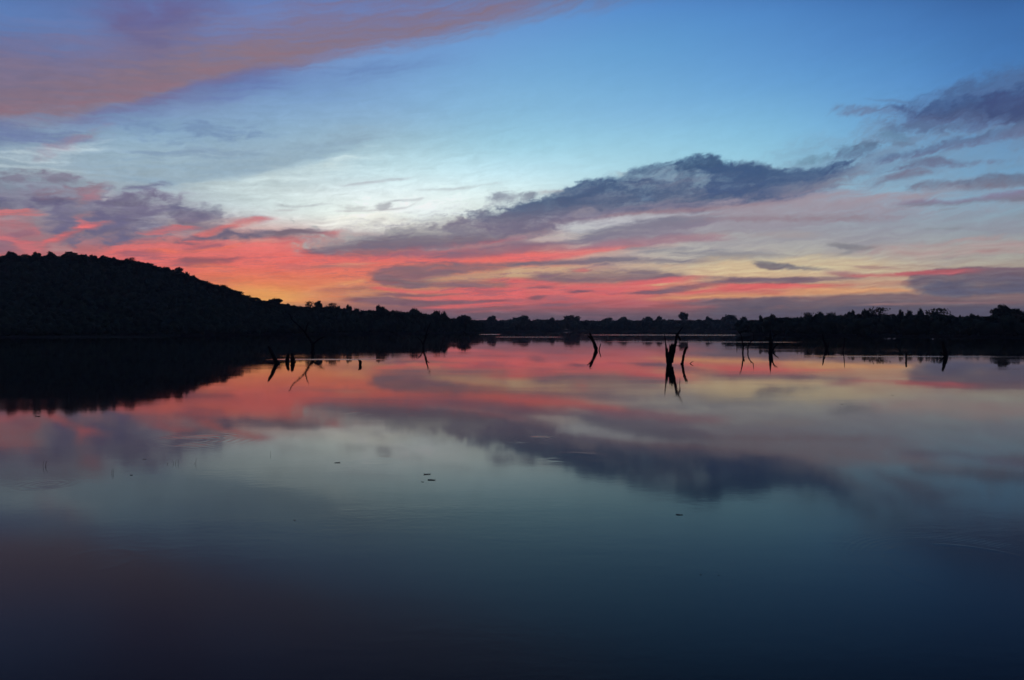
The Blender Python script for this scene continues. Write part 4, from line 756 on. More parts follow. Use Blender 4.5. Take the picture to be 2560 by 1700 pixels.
# x, y, ground height, width, height, kind, variant, label, group
TREE_LABELS = [
'second tree left of the rounded tree at the left end of the hill',
'nearest tree left of the rounded tree at the left end of the hill',
'rounded tree standing up at the left end of the hill crest',
'nearest tree right of the rounded tree at the left end of the hill',
'second tree right of the rounded tree at the left end of the hill',
'third tree right of the rounded tree at the left end of the hill',
'fourth tree right of the rounded tree at the left end of the hill',
'fifth tree right of the rounded tree at the left end of the hill',
'sixth tree right of the rounded tree at the left end of the hill',
'sixth tree left of the flat topped tree on the high hill crest',
'fifth tree left of the flat topped tree on the high hill crest',
'fourth tree left of the flat topped tree on the high hill crest',
'third tree left of the flat topped tree on the high hill crest',
'second tree left of the flat topped tree on the high hill crest',
'nearest tree left of the flat topped tree on the high hill crest',
'flat topped tree on the high hill crest',
'nearest tree right of the flat topped tree on the high hill crest',
'second tree right of the flat topped tree on the high hill crest',
'third tree right of the flat topped tree on the high hill crest',
'fourth tree right of the flat topped tree on the high hill crest',
'fifth tree right of the flat topped tree on the high hill crest',
'sixth tree right of the flat topped tree on the high hill crest',
'seventh tree right of the flat topped tree on the high hill crest',
'eighth tree right of the flat topped tree on the high hill crest',
'seventh tree left of the thin feathery tree on the sloping crest',
'sixth tree left of the thin feathery tree on the sloping crest',
'fifth tree left of the thin feathery tree on the sloping crest',
'fourth tree left of the thin feathery tree on the sloping crest',
'third tree left of the thin feathery tree on the sloping crest',
'second tree left of the thin feathery tree on the sloping crest',
'nearest tree left of the thin feathery tree on the sloping crest',
'thin feathery tree on the sloping crest against red cloud',
'nearest tree right of the thin feathery tree on the sloping crest',
'second tree right of the thin feathery tree on the sloping crest',
'third tree right of the thin feathery tree on the sloping crest',
'fourth tree right of the thin feathery tree on the sloping crest',
'fifth tree right of the thin feathery tree on the sloping crest',
'fourth tree left of the dome shaped tree halfway down the hill crest',
'third tree left of the dome shaped tree halfway down the hill crest',
'second tree left of the dome shaped tree halfway down the hill crest',
'nearest tree left of the dome shaped tree halfway down the hill crest',
'dome shaped tree halfway down the hill crest',
'nearest tree right of the dome shaped tree halfway down the hill crest',
'second tree right of the dome shaped tree halfway down the hill crest',
'third tree right of the dome shaped tree halfway down the hill crest',
'fourth tree right of the dome shaped tree halfway down the hill crest',
'fifth tree right of the dome shaped tree halfway down the hill crest',
'fourth tree left of the broad low tree beside the brightest orange sky',
'third tree left of the broad low tree beside the brightest orange sky',
'second tree left of the broad low tree beside the brightest orange sky',
'nearest tree left of the broad low tree beside the brightest orange sky',
'broad low tree on the crest beside the brightest orange sky',
'nearest tree right of the broad low tree beside the brightest orange sky',
'second tree right of the broad low tree beside the brightest orange sky',
'third tree right of the broad low tree beside the brightest orange sky',
'fourth tree right of the broad low tree beside the brightest orange sky',
'fifth tree right of the broad low tree beside the brightest orange sky',
'fifth tree left of the wide crowned tree at the foot of the hill slope',
'fourth tree left of the wide crowned tree at the foot of the hill slope',
'third tree left of the wide crowned tree at the foot of the hill slope',
'second tree left of the wide crowned tree at the foot of the hill slope',
'nearest tree left of the wide crowned tree at the foot of the hill slope',
'wide crowned tree at the foot of the hill slope',
'nearest tree right of the wide crowned tree at the foot of the hill slope',
'second tree right of the wide crowned tree at the foot of the hill slope',
'third tree right of the wide crowned tree at the foot of the hill slope',
'fourth tree right of the wide crowned tree at the foot of the hill slope',
'third tree left of the leftmost airy tree on the point',
'second tree left of the leftmost airy tree on the point',
'nearest tree left of the leftmost airy tree on the point',
'left one of two airy flat crowned trees on the point',
'nearest tree right of the leftmost airy tree on the point',
'right one of two airy flat crowned trees on the point',
'nearest tree right of the second airy tree on the point',
'second tree right of the second airy tree on the point',
'nearest tree left of the low feathery umbrella tree on the wooded point',
'low feathery umbrella tree on the wooded point',
'nearest tree right of the low feathery umbrella tree on the wooded point',
'nearest tree left of the rounded bushy tree rising above the wooded point',
'rounded bushy tree rising above the wooded point',
'nearest tree right of the rounded bushy tree rising above the wooded point',
'second tree right of the rounded bushy tree rising above the wooded point',
'third tree right of the rounded bushy tree rising above the wooded point',
'third tree left of the tallest bulging crowned tree on the point',
'second tree left of the tallest bulging crowned tree on the point',
'nearest tree left of the tallest bulging crowned tree on the point',
'tallest emergent tree on the wooded point with a bulging crown',
'nearest tree right of the tallest bulging crowned tree on the point',
'second tree right of the tallest bulging crowned tree on the point',
'nearest tree left of the thin twiggy tree on the point',
'thin twiggy tree right of the tallest emergent on the point',
'nearest tree right of the thin twiggy tree on the point',
'second tree right of the thin twiggy tree on the point',
'nearest tree left of the big rounded crown near the tip of the wooded point',
'big rounded crown near the tip of the wooded point',
'nearest tree right of the big rounded crown near the tip of the wooded point',
'second tree right of the big rounded crown near the tip of the wooded point',
'third tree right of the big rounded crown near the tip of the wooded point',
'fourth tree right of the big rounded crown near the tip of the wooded point',
'third tree left of the last tall tree at the tip of the wooded point',
'second tree left of the last tall tree at the tip of the wooded point',
'nearest tree left of the last tall tree at the tip of the wooded point',
'last tall tree at the tip of the wooded point',
'nearest tree right of the last tall tree at the tip of the wooded point',
'second tree right of the last tall tree at the tip of the wooded point',
'nearest tree left of the spreading tree of the lower group beyond the point',
'spreading tree of the lower group beyond the point',
'nearest tree right of the spreading tree of the lower group beyond the point',
'second tree right of the spreading tree of the lower group beyond the point',
'third tree right of the spreading tree of the lower group beyond the point',
'eighth tree left of the small topped tree at the left end of the far shore',
'seventh tree left of the small topped tree at the left end of the far shore',
'sixth tree left of the small topped tree at the left end of the far shore',
'fifth tree left of the small topped tree at the left end of the far shore',
'fourth tree left of the small topped tree at the left end of the far shore',
'third tree left of the small topped tree at the left end of the far shore',
'second tree left of the small topped tree at the left end of the far shore',
'nearest tree left of the small topped tree at the left end of the far shore',
'small topped tree at the left end of the far shore',
'nearest tree right of the small topped tree at the left end of the far shore',
'second tree right of the small topped tree at the left end of the far shore',
'third tree right of the small topped tree at the left end of the far shore',
'second tree left of the broad rounded tree on the far shore behind the leaning log',
'nearest tree left of the broad rounded tree on the far shore behind the leaning log',
'broad rounded tree on the far shore behind the leaning log',
'nearest tree right of the broad rounded tree on the far shore behind the leaning log',
'second tree right of the broad rounded tree on the far shore behind the leaning log',
'third tree right of the broad rounded tree on the far shore behind the leaning log',
'fourth tree right of the broad rounded tree on the far shore behind the leaning log',
'fifth tree right of the broad rounded tree on the far shore behind the leaning log',
'fifth tree left of the ragged spreading tree on the far shore',
'fourth tree left of the ragged spreading tree on the far shore',
'third tree left of the ragged spreading tree on the far shore',
'second tree left of the ragged spreading tree on the far shore',
'nearest tree left of the ragged spreading tree on the far shore',
'ragged spreading tree on the far shore',
'nearest tree right of the ragged spreading tree on the far shore',
'second tree right of the ragged spreading tree on the far shore',
'third tree right of the ragged spreading tree on the far shore',
'fourth tree right of the ragged spreading tree on the far shore',
'fifth tree right of the ragged spreading tree on the far shore',
'sixth tree right of the ragged spreading tree on the far shore',
'seventh tree right of the ragged spreading tree on the far shore',
'eighth tree right of the ragged spreading tree on the far shore',
'ninth tree right of the ragged spreading tree on the far shore',
'tenth tree right of the ragged spreading tree on the far shore',
'eleventh tree right of the ragged spreading tree on the far shore',
'twelfth tree right of the ragged spreading tree on the far shore',
'twelfth tree left of the tall emergent tree above the middle of the far shore',
'eleventh tree left of the tall emergent tree above the middle of the far shore',
'tenth tree left of the tall emergent tree above the middle of the far shore',
'ninth tree left of the tall emergent tree above the middle of the far shore',
'eighth tree left of the tall emergent tree above the middle of the far shore',
'seventh tree left of the tall emergent tree above the middle of the far shore',
'sixth tree left of the tall emergent tree above the middle of the far shore',
'fifth tree left of the tall emergent tree above the middle of the far shore',
'fourth tree left of the tall emergent tree above the middle of the far shore',
'third tree left of the tall emergent tree above the middle of the far shore',
'second tree left of the tall emergent tree above the middle of the far shore',
'nearest tree left of the tall emergent tree above the middle of the far shore',
'tall emergent tree above the middle of the far shore',
'nearest tree right of the tall emergent tree above the middle of the far shore',
'second tree right of the tall emergent tree above the middle of the far shore',
'third tree right of the tall emergent tree above the middle of the far shore',
'fourth tree right of the tall emergent tree above the middle of the far shore',
'fifth tree right of the tall emergent tree above the middle of the far shore',
'fifth tree left of the large domed tree at the right end of the far shore',
'fourth tree left of the large domed tree at the right end of the far shore',
'third tree left of the large domed tree at the right end of the far shore',
'second tree left of the large domed tree at the right end of the far shore',
'nearest tree left of the large domed tree at the right end of the far shore',
'large domed tree at the right end of the far shore',
'nearest tree right of the large domed tree at the right end of the far shore',
'nearest tree left of the rounded tree next to the large domed tree',
'rounded tree next to the large domed tree',
'nearest tree right of the rounded tree next to the large domed tree',
'second tree left of the small slim tree at the left end of the right bank',
'nearest tree left of the small slim tree at the left end of the right bank',
'small slim tree at the left end of the right bank',
'nearest tree right of the small slim tree at the left end of the right bank',
'second tree right of the small slim tree at the left end of the right bank',
'nearest tree left of the bushy tree near the left end of the right bank',
'bushy tree near the left end of the right bank',
'nearest tree right of the bushy tree near the left end of the right bank',
'second tree right of the bushy tree near the left end of the right bank',
'third tree right of the bushy tree near the left end of the right bank',
'third tree left of the feathery tree on the left half of the right bank',
'second tree left of the feathery tree on the left half of the right bank',
'nearest tree left of the feathery tree on the left half of the right bank',
'feathery tree on the left half of the right bank',
'nearest tree right of the feathery tree on the left half of the right bank',
'second tree right of the feathery tree on the left half of the right bank',
'third tree right of the feathery tree on the left half of the right bank',
'fourth tree right of the feathery tree on the left half of the right bank',
'fifth tree right of the feathery tree on the left half of the right bank',
'fourth tree left of the round domed tree left of the open umbrella crown',
'third tree left of the round domed tree left of the open umbrella crown',
'second tree left of the round domed tree left of the open umbrella crown',
'nearest tree left of the round domed tree left of the open umbrella crown',
'round domed tree left of the open umbrella crown',
'nearest tree right of the round domed tree left of the open umbrella crown',
'second tree right of the round domed tree left of the open umbrella crown',
'nearest tree left of the flat domed tree touching the open umbrella crown',
'flat domed tree touching the open umbrella crown',
'nearest tree right of the flat domed tree touching the open umbrella crown',
'nearest tree left of the open umbrella crowned tree on the right bank',
'open umbrella crowned tree on the right bank',
'nearest tree right of the open umbrella crowned tree on the right bank',
'second tree right of the open umbrella crowned tree on the right bank',
'second tree left of the round headed tree right of the open umbrella crown',
'nearest tree left of the round headed tree right of the open umbrella crown',
'round headed tree right of the open umbrella crown',
'nearest tree right of the round headed tree right of the open umbrella crown',
'second tree right of the round headed tree right of the open umbrella crown',
'second tree left of the bushy tree in the middle of the right bank',
'nearest tree left of the bushy tree in the middle of the right bank',
'bushy tree in the middle of the right bank',
'nearest tree right of the bushy tree in the middle of the right bank',
'second tree right of the bushy tree in the middle of the right bank',
'nearest tree left of the lacy crowned airy tree on the right bank',
'second wide airy tree with a lacy crown on the right bank',
'nearest tree right of the lacy crowned airy tree on the right bank',
'second tree right of the lacy crowned airy tree on the right bank',
'third tree right of the lacy crowned airy tree on the right bank',
'fourth tree right of the lacy crowned airy tree on the right bank',
'fifth tree right of the lacy crowned airy tree on the right bank',
'sixth tree right of the lacy crowned airy tree on the right bank',
'sixth tree left of the tallest spreading tree at the right end of the bank',
'fifth tree left of the tallest spreading tree at the right end of the bank',
'fourth tree left of the tallest spreading tree at the right end of the bank',
'third tree left of the tallest spreading tree at the right end of the bank',
'second tree left of the tallest spreading tree at the right end of the bank',
'nearest tree left of the tallest spreading tree at the right end of the bank',
'tallest spreading tree at the right end of the bank',
'nearest tree right of the tallest spreading tree at the right end of the bank',
'nearest tree left of the lower shoulder tree on the right bank',
'lower shoulder tree right of the tallest spreading tree',
'nearest tree right of the lower shoulder tree on the right bank',
'second tree right of the lower shoulder tree on the right bank',
'third tree right of the lower shoulder tree on the right bank']
TREE_GROUPS = ['trees along the hill crest and point', 'trees along the far shore', 'trees along the right bank']
TREES = [
(-325.65,435.55,43.06,8.58,6.44,'round',0,0),
(-318.43,431.12,43.15,7.07,6.74,'spread',1,0),
(-312.06,425.73,43.2,7.46,7.95,'round',2,0),
(-317.71,434.47,43.21,12.85,6.37,'spread',3,0),
(-314.51,435.51,43.29,7.67,6.18,'spread',4,0),
(-311.33,436.87,43.38,10.92,7.16,'spread',5,0),
(-309.48,438.98,43.45,7.3,6.11,'round',6,0),
(-297.91,427.25,43.52,6.33,7.55,'round',7,0),
(-306.14,440.56,43.54,11.79,6.15,'round',8,0),
(-296.36,431.61,43.61,12.97,5.23,'round',9,0),
(-294.99,434.23,43.68,13.24,6.15,'round',10,0),
(-289.27,428.18,43.71,6.35,7.71,'round',11,0),
(-294.19,438.56,43.75,9.6,6.71,'round',12,0),
(-293.76,444.69,43.85,11.18,6.41,'spread',13,0),
(-289.13,443.87,43.93,7.53,6.39,'airy',14,0),
(-277.77,429.4,43.97,7.47,7.59,'spread',15,0),
(-282.49,439.61,44.01,11.25,6.91,'spread',16,0),
(-275.05,433.15,44.08,6.77,5.19,'airy',17,0),
(-277.14,443.26,43.76,9.87,7.3,'round',18,0),
(-265.26,431.15,43.32,6.39,6.41,'round',19,0),
(-272.65,443.22,43.31,7.46,6.5,'round',20,0),
(-271.89,447.65,42.97,13.09,6.33,'round',21,0),
(-262.02,436.94,42.63,7.56,5.77,'round',22,0),
(-258.83,432.23,42.59,5.82,6.75,'round',23,0),
(-264.35,446.86,42.27,11.27,7.43,'round',24,0),
(-257.87,441.66,41.93,13.42,5.69,'round',25,0),
(-252.6,433.27,41.89,5.26,6.54,'round',26,0),
(-255.69,444.46,41.55,11.43,6.38,'round',27,0),
(-248.44,439.78,41.09,9.96,6.1,'spread',28,0),
(-245.4,434.46,41.09,4.68,6.71,'round',29,0),
(-243.59,437.12,40.75,13.41,5.65,'round',30,0),
(-242.37,434.96,40.75,4.28,7.86,'airy',31,0),
(-244.42,445.1,39.95,11.02,7.28,'round',32,0),
(-238.99,440.52,39.27,10.73,6.2,'spread',33,0),
(-231.26,432.76,38.43,5.25,6.4,'round',34,0),
(-236.77,444.1,38.3,12.04,7.32,'round',35,0),
(-228.97,438.07,37.22,8.72,6.19,'round',36,0),
(-224.95,437.0,36.4,9.09,6.31,'round',37,0),
(-224.14,442.28,35.58,12.22,7.39,'round',38,0),
(-216.34,433.46,34.42,8.44,5.53,'round',39,0),
(-213.18,434.28,33.18,11.52,6.78,'round',40,0),
(-208.51,427.19,32.76,7.48,8.53,'round',41,0),
(-208.18,432.84,31.69,9.81,5.65,'round',42,0),
(-202.37,425.35,30.91,4.59,7.48,'round',43,0),
(-202.1,428.33,30.23,12.55,6.05,'round',44,0),
(-197.49,423.42,29.16,4.57,7.09,'round',45,0),
(-197.91,427.27,28.52,7.77,5.6,'spread',46,0),
(-194.94,427.84,27.02,11.52,6.03,'spread',47,0),
(-191.35,426.43,25.77,8.74,5.83,'round',48,0),
(-186.09,422.38,24.58,9.05,6.29,'spread',49,0),
(-184.61,425.18,23.65,11.71,5.89,'airy',50,0),
(-176.22,415.4,22.19,7.84,7.6,'round',51,0),
(-181.82,429.04,22.13,12.28,7.3,'spread',52,0),
(-173.88,419.41,20.72,10.01,6.75,'round',53,0),
(-169.76,416.14,19.69,9.91,6.66,'spread',54,0),
(-167.03,413.12,19.13,5.57,7.12,'round',55,0),
(-169.83,427.02,18.11,10.81,6.41,'spread',56,0),
(-162.43,417.68,16.75,6.84,6.34,'round',57,0),
(-159.88,421.07,15.33,9.65,7.1,'spread',58,0),
(-157.22,422.78,14.27,8.42,6.62,'round',59,0),
(-150.62,413.77,13.42,7.56,6.86,'spread',60,0),
(-145.58,410.93,12.38,11.73,6.53,'spread',61,0),
(-141.41,408.37,11.52,7.9,9.68,'spread',62,0),
(-142.95,414.07,11.41,11.99,7.91,'round',63,0),
(-137.96,409.84,10.62,8.8,7.29,'spread',64,0),
(-139.63,423.09,10.19,7.64,8.38,'round',65,0),
(-132.26,413.28,9.54,7.21,7.65,'round',66,0),
(-128.33,411.1,9.03,10.59,7.59,'round',67,0),
(-125.82,413.34,8.54,7.12,7.83,'spread',68,0),
(-124.82,419.3,8.39,7.89,8.44,'round',69,0),
(-120.72,406.37,8.38,5.0,11.08,'airy',70,0),
(-119.92,413.95,8.21,11.61,8.09,'round',71,0),
(-115.2,407.06,8.06,5.25,11.66,'spread',72,0),
(-116.87,415.6,8.02,10.57,8.63,'spread',73,0),
(-113.75,415.45,7.85,10.02,8.39,'round',74,0),
(-112.22,422.48,7.66,12.34,8.44,'round',75,0),
(-107.58,408.0,7.62,6.53,10.95,'airy',76,0),
(-108.12,422.52,6.99,8.48,9.43,'round',77,0),
(-104.29,422.76,6.25,11.86,9.24,'spread',78,0),
(-98.62,411.51,5.69,4.99,11.8,'round',79,0),
(-98.93,415.77,5.55,7.36,9.63,'round',80,0),
(-97.59,427.51,4.78,7.19,11.01,'round',81,0),
(-94.7,428.23,4.27,7.07,10.11,'round',82,0),
(-91.14,430.12,3.94,12.29,10.15,'round',83,0),
(-86.71,422.21,3.71,11.13,10.74,'spread',84,0),
(-84.44,431.22,3.37,12.95,11.83,'round',85,0),
(-82.25,421.52,3.35,5.43,14.23,'spread',86,0),
(-79.86,423.28,3.12,7.42,13.28,'round',87,0),
(-80.82,434.65,3.02,8.59,11.92,'round',88,0),
(-76.46,433.55,2.68,9.54,11.78,'round',89,0),
(-72.35,428.72,2.41,5.8,12.39,'airy',90,0),
(-73.45,436.65,2.39,6.94,11.8,'airy',91,0),
(-70.42,443.82,2.05,7.88,11.75,'spread',92,0),
(-66.08,440.26,1.73,9.83,11.75,'spread',93,0),
(-63.25,438.8,1.51,11.83,14.59,'round',94,0),
(-64.11,447.37,1.48,12.2,11.48,'round',95,0),
(-60.72,453.53,1.14,8.59,12.64,'round',96,0),
(-57.14,452.88,0.85,8.5,11.94,'spread',97,0),
(-53.34,456.61,0.51,10.18,11.75,'round',98,0),
(-50.62,454.73,0.4,10.42,14.56,'round',99,0),
(-50.47,460.83,0.39,7.61,11.67,'round',100,0),
(-48.74,479.65,0.34,10.05,10.19,'round',101,0),
(-46.38,465.64,0.33,6.28,14.36,'round',102,0),
(-45.18,484.75,0.3,11.62,9.61,'spread',103,0),
(-40.98,485.2,0.3,10.82,9.0,'spread',104,0),
(-36.72,489.77,0.3,14.89,9.3,'round',105,0),
(-34.3,487.87,0.3,10.69,12.35,'spread',106,0),
(-32.63,497.73,0.3,12.47,8.26,'spread',107,0),
(-30.1,515.55,0.3,9.87,9.38,'spread',108,0),
(-25.18,522.5,0.3,10.43,7.55,'round',109,0),
(-70.43,796.08,1.52,13.28,11.53,'spread',110,1),
(-64.42,796.69,1.56,19.74,9.9,'round',111,1),
(-58.73,805.37,1.6,18.83,11.31,'round',112,1),
(-52.22,801.32,1.65,19.43,11.52,'round',113,1),
(-47.14,805.18,1.68,23.61,9.33,'round',114,1),
(-40.76,801.46,1.72,22.14,9.72,'round',115,1),
(-33.85,805.46,1.74,21.67,11.23,'spread',116,1),
(-26.39,796.93,1.73,19.22,11.71,'round',117,1),
(-22.22,790.0,1.72,11.2,16.13,'spread',118,1),
(-19.24,801.04,1.72,21.01,10.64,'round',119,1),
(-12.13,793.72,1.71,14.29,9.81,'spread',120,1),
(-4.25,800.36,1.7,13.99,11.62,'spread',121,1),
(2.48,794.47,1.69,20.47,11.33,'round',122,1),
(7.67,802.35,1.68,21.49,10.7,'round',123,1),
(11.57,790.0,1.66,26.62,16.19,'round',124,1),
(13.62,792.59,1.64,15.25,11.62,'spread',125,1),
(20.24,796.66,1.58,15.8,10.52,'round',126,1),
(26.7,803.86,1.52,19.45,10.52,'round',127,1),
(31.98,802.91,1.47,16.2,12.35,'round',128,1),
(39.29,802.41,1.4,15.18,12.01,'round',129,1),
(45.36,790.0,1.34,11.71,14.2,'round',130,1),
(46.63,797.58,1.33,21.75,10.74,'round',131,1),
(52.03,795.5,1.28,19.09,10.73,'round',132,1),
(60.21,805.29,1.25,12.8,10.09,'spread',133,1),
(66.46,805.68,1.25,19.63,10.65,'round',134,1),
(68.51,790.0,1.25,20.37,16.6,'spread',135,1),
(73.2,800.42,1.26,16.5,9.74,'round',136,1),
(80.36,798.89,1.26,12.38,9.9,'spread',137,1),
(86.3,792.52,1.26,18.23,11.37,'round',138,1),
(94.31,805.43,1.27,20.74,10.74,'round',139,1),
(100.6,792.71,1.27,14.41,9.56,'round',140,1),
(108.3,805.02,1.27,15.8,11.72,'round',141,1),
(111.09,790.0,1.27,18.1,14.27,'round',142,1),
(114.18,804.02,1.27,23.38,10.03,'round',143,1),
(120.02,796.81,1.26,22.8,9.98,'spread',144,1),
(128.49,802.6,1.26,24.07,9.7,'round',145,1),
(128.68,790.0,1.26,15.97,15.2,'round',146,1),
(133.71,794.8,1.25,14.14,11.99,'round',147,1),
(139.67,797.91,1.25,18.78,10.24,'round',148,1),
(146.65,797.62,1.25,15.78,10.97,'spread',149,1),
(152.07,797.19,1.24,23.52,10.28,'round',150,1),
(156.46,790.0,1.24,18.1,15.22,'round',151,1),
(158.25,794.93,1.24,19.88,11.64,'round',152,1),
(165.7,794.93,1.24,14.55,10.98,'round',153,1),
(170.84,793.54,1.24,17.58,11.78,'round',154,1),
(170.34,790.0,1.24,10.65,15.68,'round',155,1),
(177.32,798.27,1.24,18.71,12.15,'round',156,1),
(183.41,797.55,1.24,21.21,12.16,'round',157,1),
(188.66,798.64,1.24,24.35,11.7,'round',158,1),
(192.67,792.73,1.24,20.13,11.28,'round',159,1),
(198.12,790.0,1.24,12.22,20.77,'spread',160,1),
(203.03,805.06,1.24,16.3,10.22,'round',161,1),
(207.87,800.81,1.24,15.23,11.71,'spread',162,1),
(213.79,800.29,1.23,12.83,10.6,'airy',163,1),
(216.6,792.51,1.23,13.17,12.22,'round',164,1),
(225.32,805.63,1.23,20.84,10.14,'round',165,1),
(227.28,790.0,1.22,10.65,15.7,'round',166,1),
(228.07,792.48,1.22,21.29,10.04,'spread',167,1),
(235.0,796.11,1.22,20.04,10.05,'round',168,1),
(244.33,801.52,1.21,14.32,11.75,'round',169,1),
(253.0,803.7,1.22,14.42,10.67,'spread',170,1),
(250.89,790.0,1.22,23.42,17.55,'round',171,1),
(257.02,795.21,1.23,23.75,11.53,'round',172,1),
(266.74,802.09,1.23,18.69,11.76,'round',173,1),
(267.55,790.0,1.24,12.78,15.22,'round',174,1),
(270.96,794.15,1.24,21.21,11.24,'round',175,1),
(134.05,382.56,0.74,5.53,7.26,'spread',176,2),
(137.14,383.7,0.85,6.5,6.98,'spread',177,2),
(134.03,367.76,0.94,2.97,9.45,'round',178,2),
(137.48,373.76,0.97,7.25,7.02,'spread',179,2),
(136.78,365.88,1.0,3.15,8.71,'airy',180,2),
(138.73,368.91,1.02,5.54,7.7,'spread',181,2),
(139.15,364.24,1.06,4.91,9.7,'round',182,2),
(142.11,368.98,1.08,5.7,8.21,'spread',183,2),
(142.83,364.41,1.12,6.08,7.49,'round',184,2),
(147.27,368.59,1.17,9.79,8.18,'round',185,2),
(148.82,363.34,1.23,8.05,7.48,'round',186,2),
(149.8,359.28,1.27,5.67,7.49,'round',187,2),
(155.07,362.5,1.33,6.25,7.65,'round',188,2),
(152.8,352.4,1.36,4.77,10.39,'airy',189,2),
(158.72,364.58,1.37,8.68,8.18,'spread',190,2),
(157.19,352.63,1.43,6.71,8.19,'round',191,2),
(156.83,347.6,1.46,7.03,10.19,'round',192,2),
(162.27,355.82,1.49,7.84,8.16,'round',193,2),
(164.1,353.15,1.49,8.35,9.12,'round',194,2),
(160.73,343.75,1.49,4.23,10.06,'airy',195,2),
(166.93,353.97,1.49,7.62,8.38,'round',196,2),
(167.15,347.61,1.5,5.53,8.81,'airy',197,2),
(173.29,354.14,1.5,5.61,9.18,'round',198,2),
(167.97,337.25,1.5,5.0,10.7,'round',199,2),
(175.72,352.06,1.5,8.95,8.27,'round',200,2),
(178.0,350.35,1.48,6.67,8.35,'spread',201,2),
(179.81,347.96,1.44,7.69,9.01,'airy',202,2),
(172.38,332.8,1.43,5.38,11.04,'round',203,2),
(180.16,343.39,1.4,8.98,9.22,'round',204,2),
(182.08,341.92,1.36,7.22,8.68,'round',205,2),
(176.21,328.67,1.34,8.9,12.17,'airy',206,2),
(183.84,340.24,1.32,6.53,9.01,'spread',207,2),
(180.64,329.53,1.25,5.3,8.7,'round',208,2),
(189.36,340.92,1.19,7.49,8.3,'airy',209,2),
(187.82,331.9,1.1,6.42,8.57,'round',210,2),
(183.84,322.8,1.07,3.48,10.94,'round',211,2),
(188.47,327.88,1.04,6.71,8.12,'spread',212,2),
(186.37,320.63,1.1,4.32,10.67,'round',213,2),
(189.96,325.6,1.12,8.33,7.72,'round',214,2),
(194.53,327.73,1.22,4.9,8.72,'round',215,2),
(189.83,317.31,1.26,3.85,11.16,'round',216,2),
(195.48,325.32,1.29,4.8,8.73,'spread',217,2),
(195.32,319.26,1.39,7.77,7.93,'round',218,2),
(199.86,323.18,1.39,6.49,8.74,'round',219,2),
(195.01,312.8,1.33,9.24,11.33,'airy',220,2),
(200.37,320.36,1.31,5.7,8.67,'spread',221,2),
(204.41,322.83,1.23,4.96,8.38,'round',222,2),
(207.58,322.44,1.11,7.94,8.4,'round',223,2),
(205.48,314.27,1.0,6.6,7.44,'round',224,2),
(212.87,321.97,0.94,4.63,7.75,'spread',225,2),
(211.96,316.45,0.88,6.93,7.37,'spread',226,2),
(205.81,305.43,0.85,4.12,8.91,'round',227,2),
(214.56,316.36,0.82,6.68,8.23,'round',228,2),
(214.71,311.55,0.74,6.69,7.91,'round',229,2),
(215.48,308.14,0.69,6.26,7.32,'round',230,2),
(223.5,315.59,0.72,5.98,7.71,'spread',231,2),
(221.08,308.14,0.74,4.68,8.06,'round',232,2),
(215.17,299.04,0.75,9.64,12.74,'spread',233,2),
(224.58,309.64,0.76,7.25,7.86,'round',234,2),
(226.07,308.2,0.79,6.21,8.0,'spread',235,2),
(218.36,296.94,0.79,7.66,11.06,'spread',236,2),
(229.55,309.79,0.81,8.05,8.93,'round',237,2),
(220.91,295.23,0.83,4.38,9.94,'round',238,2),
(225.87,301.58,0.83,5.22,8.09,'spread',239,2)]
for i, (x, y, z, w, h, k, lab, grp) in enumerate(TREES):
    tree(k, i, x, y, z, w, h, TREE_LABELS[lab], TREE_GROUPS[grp])

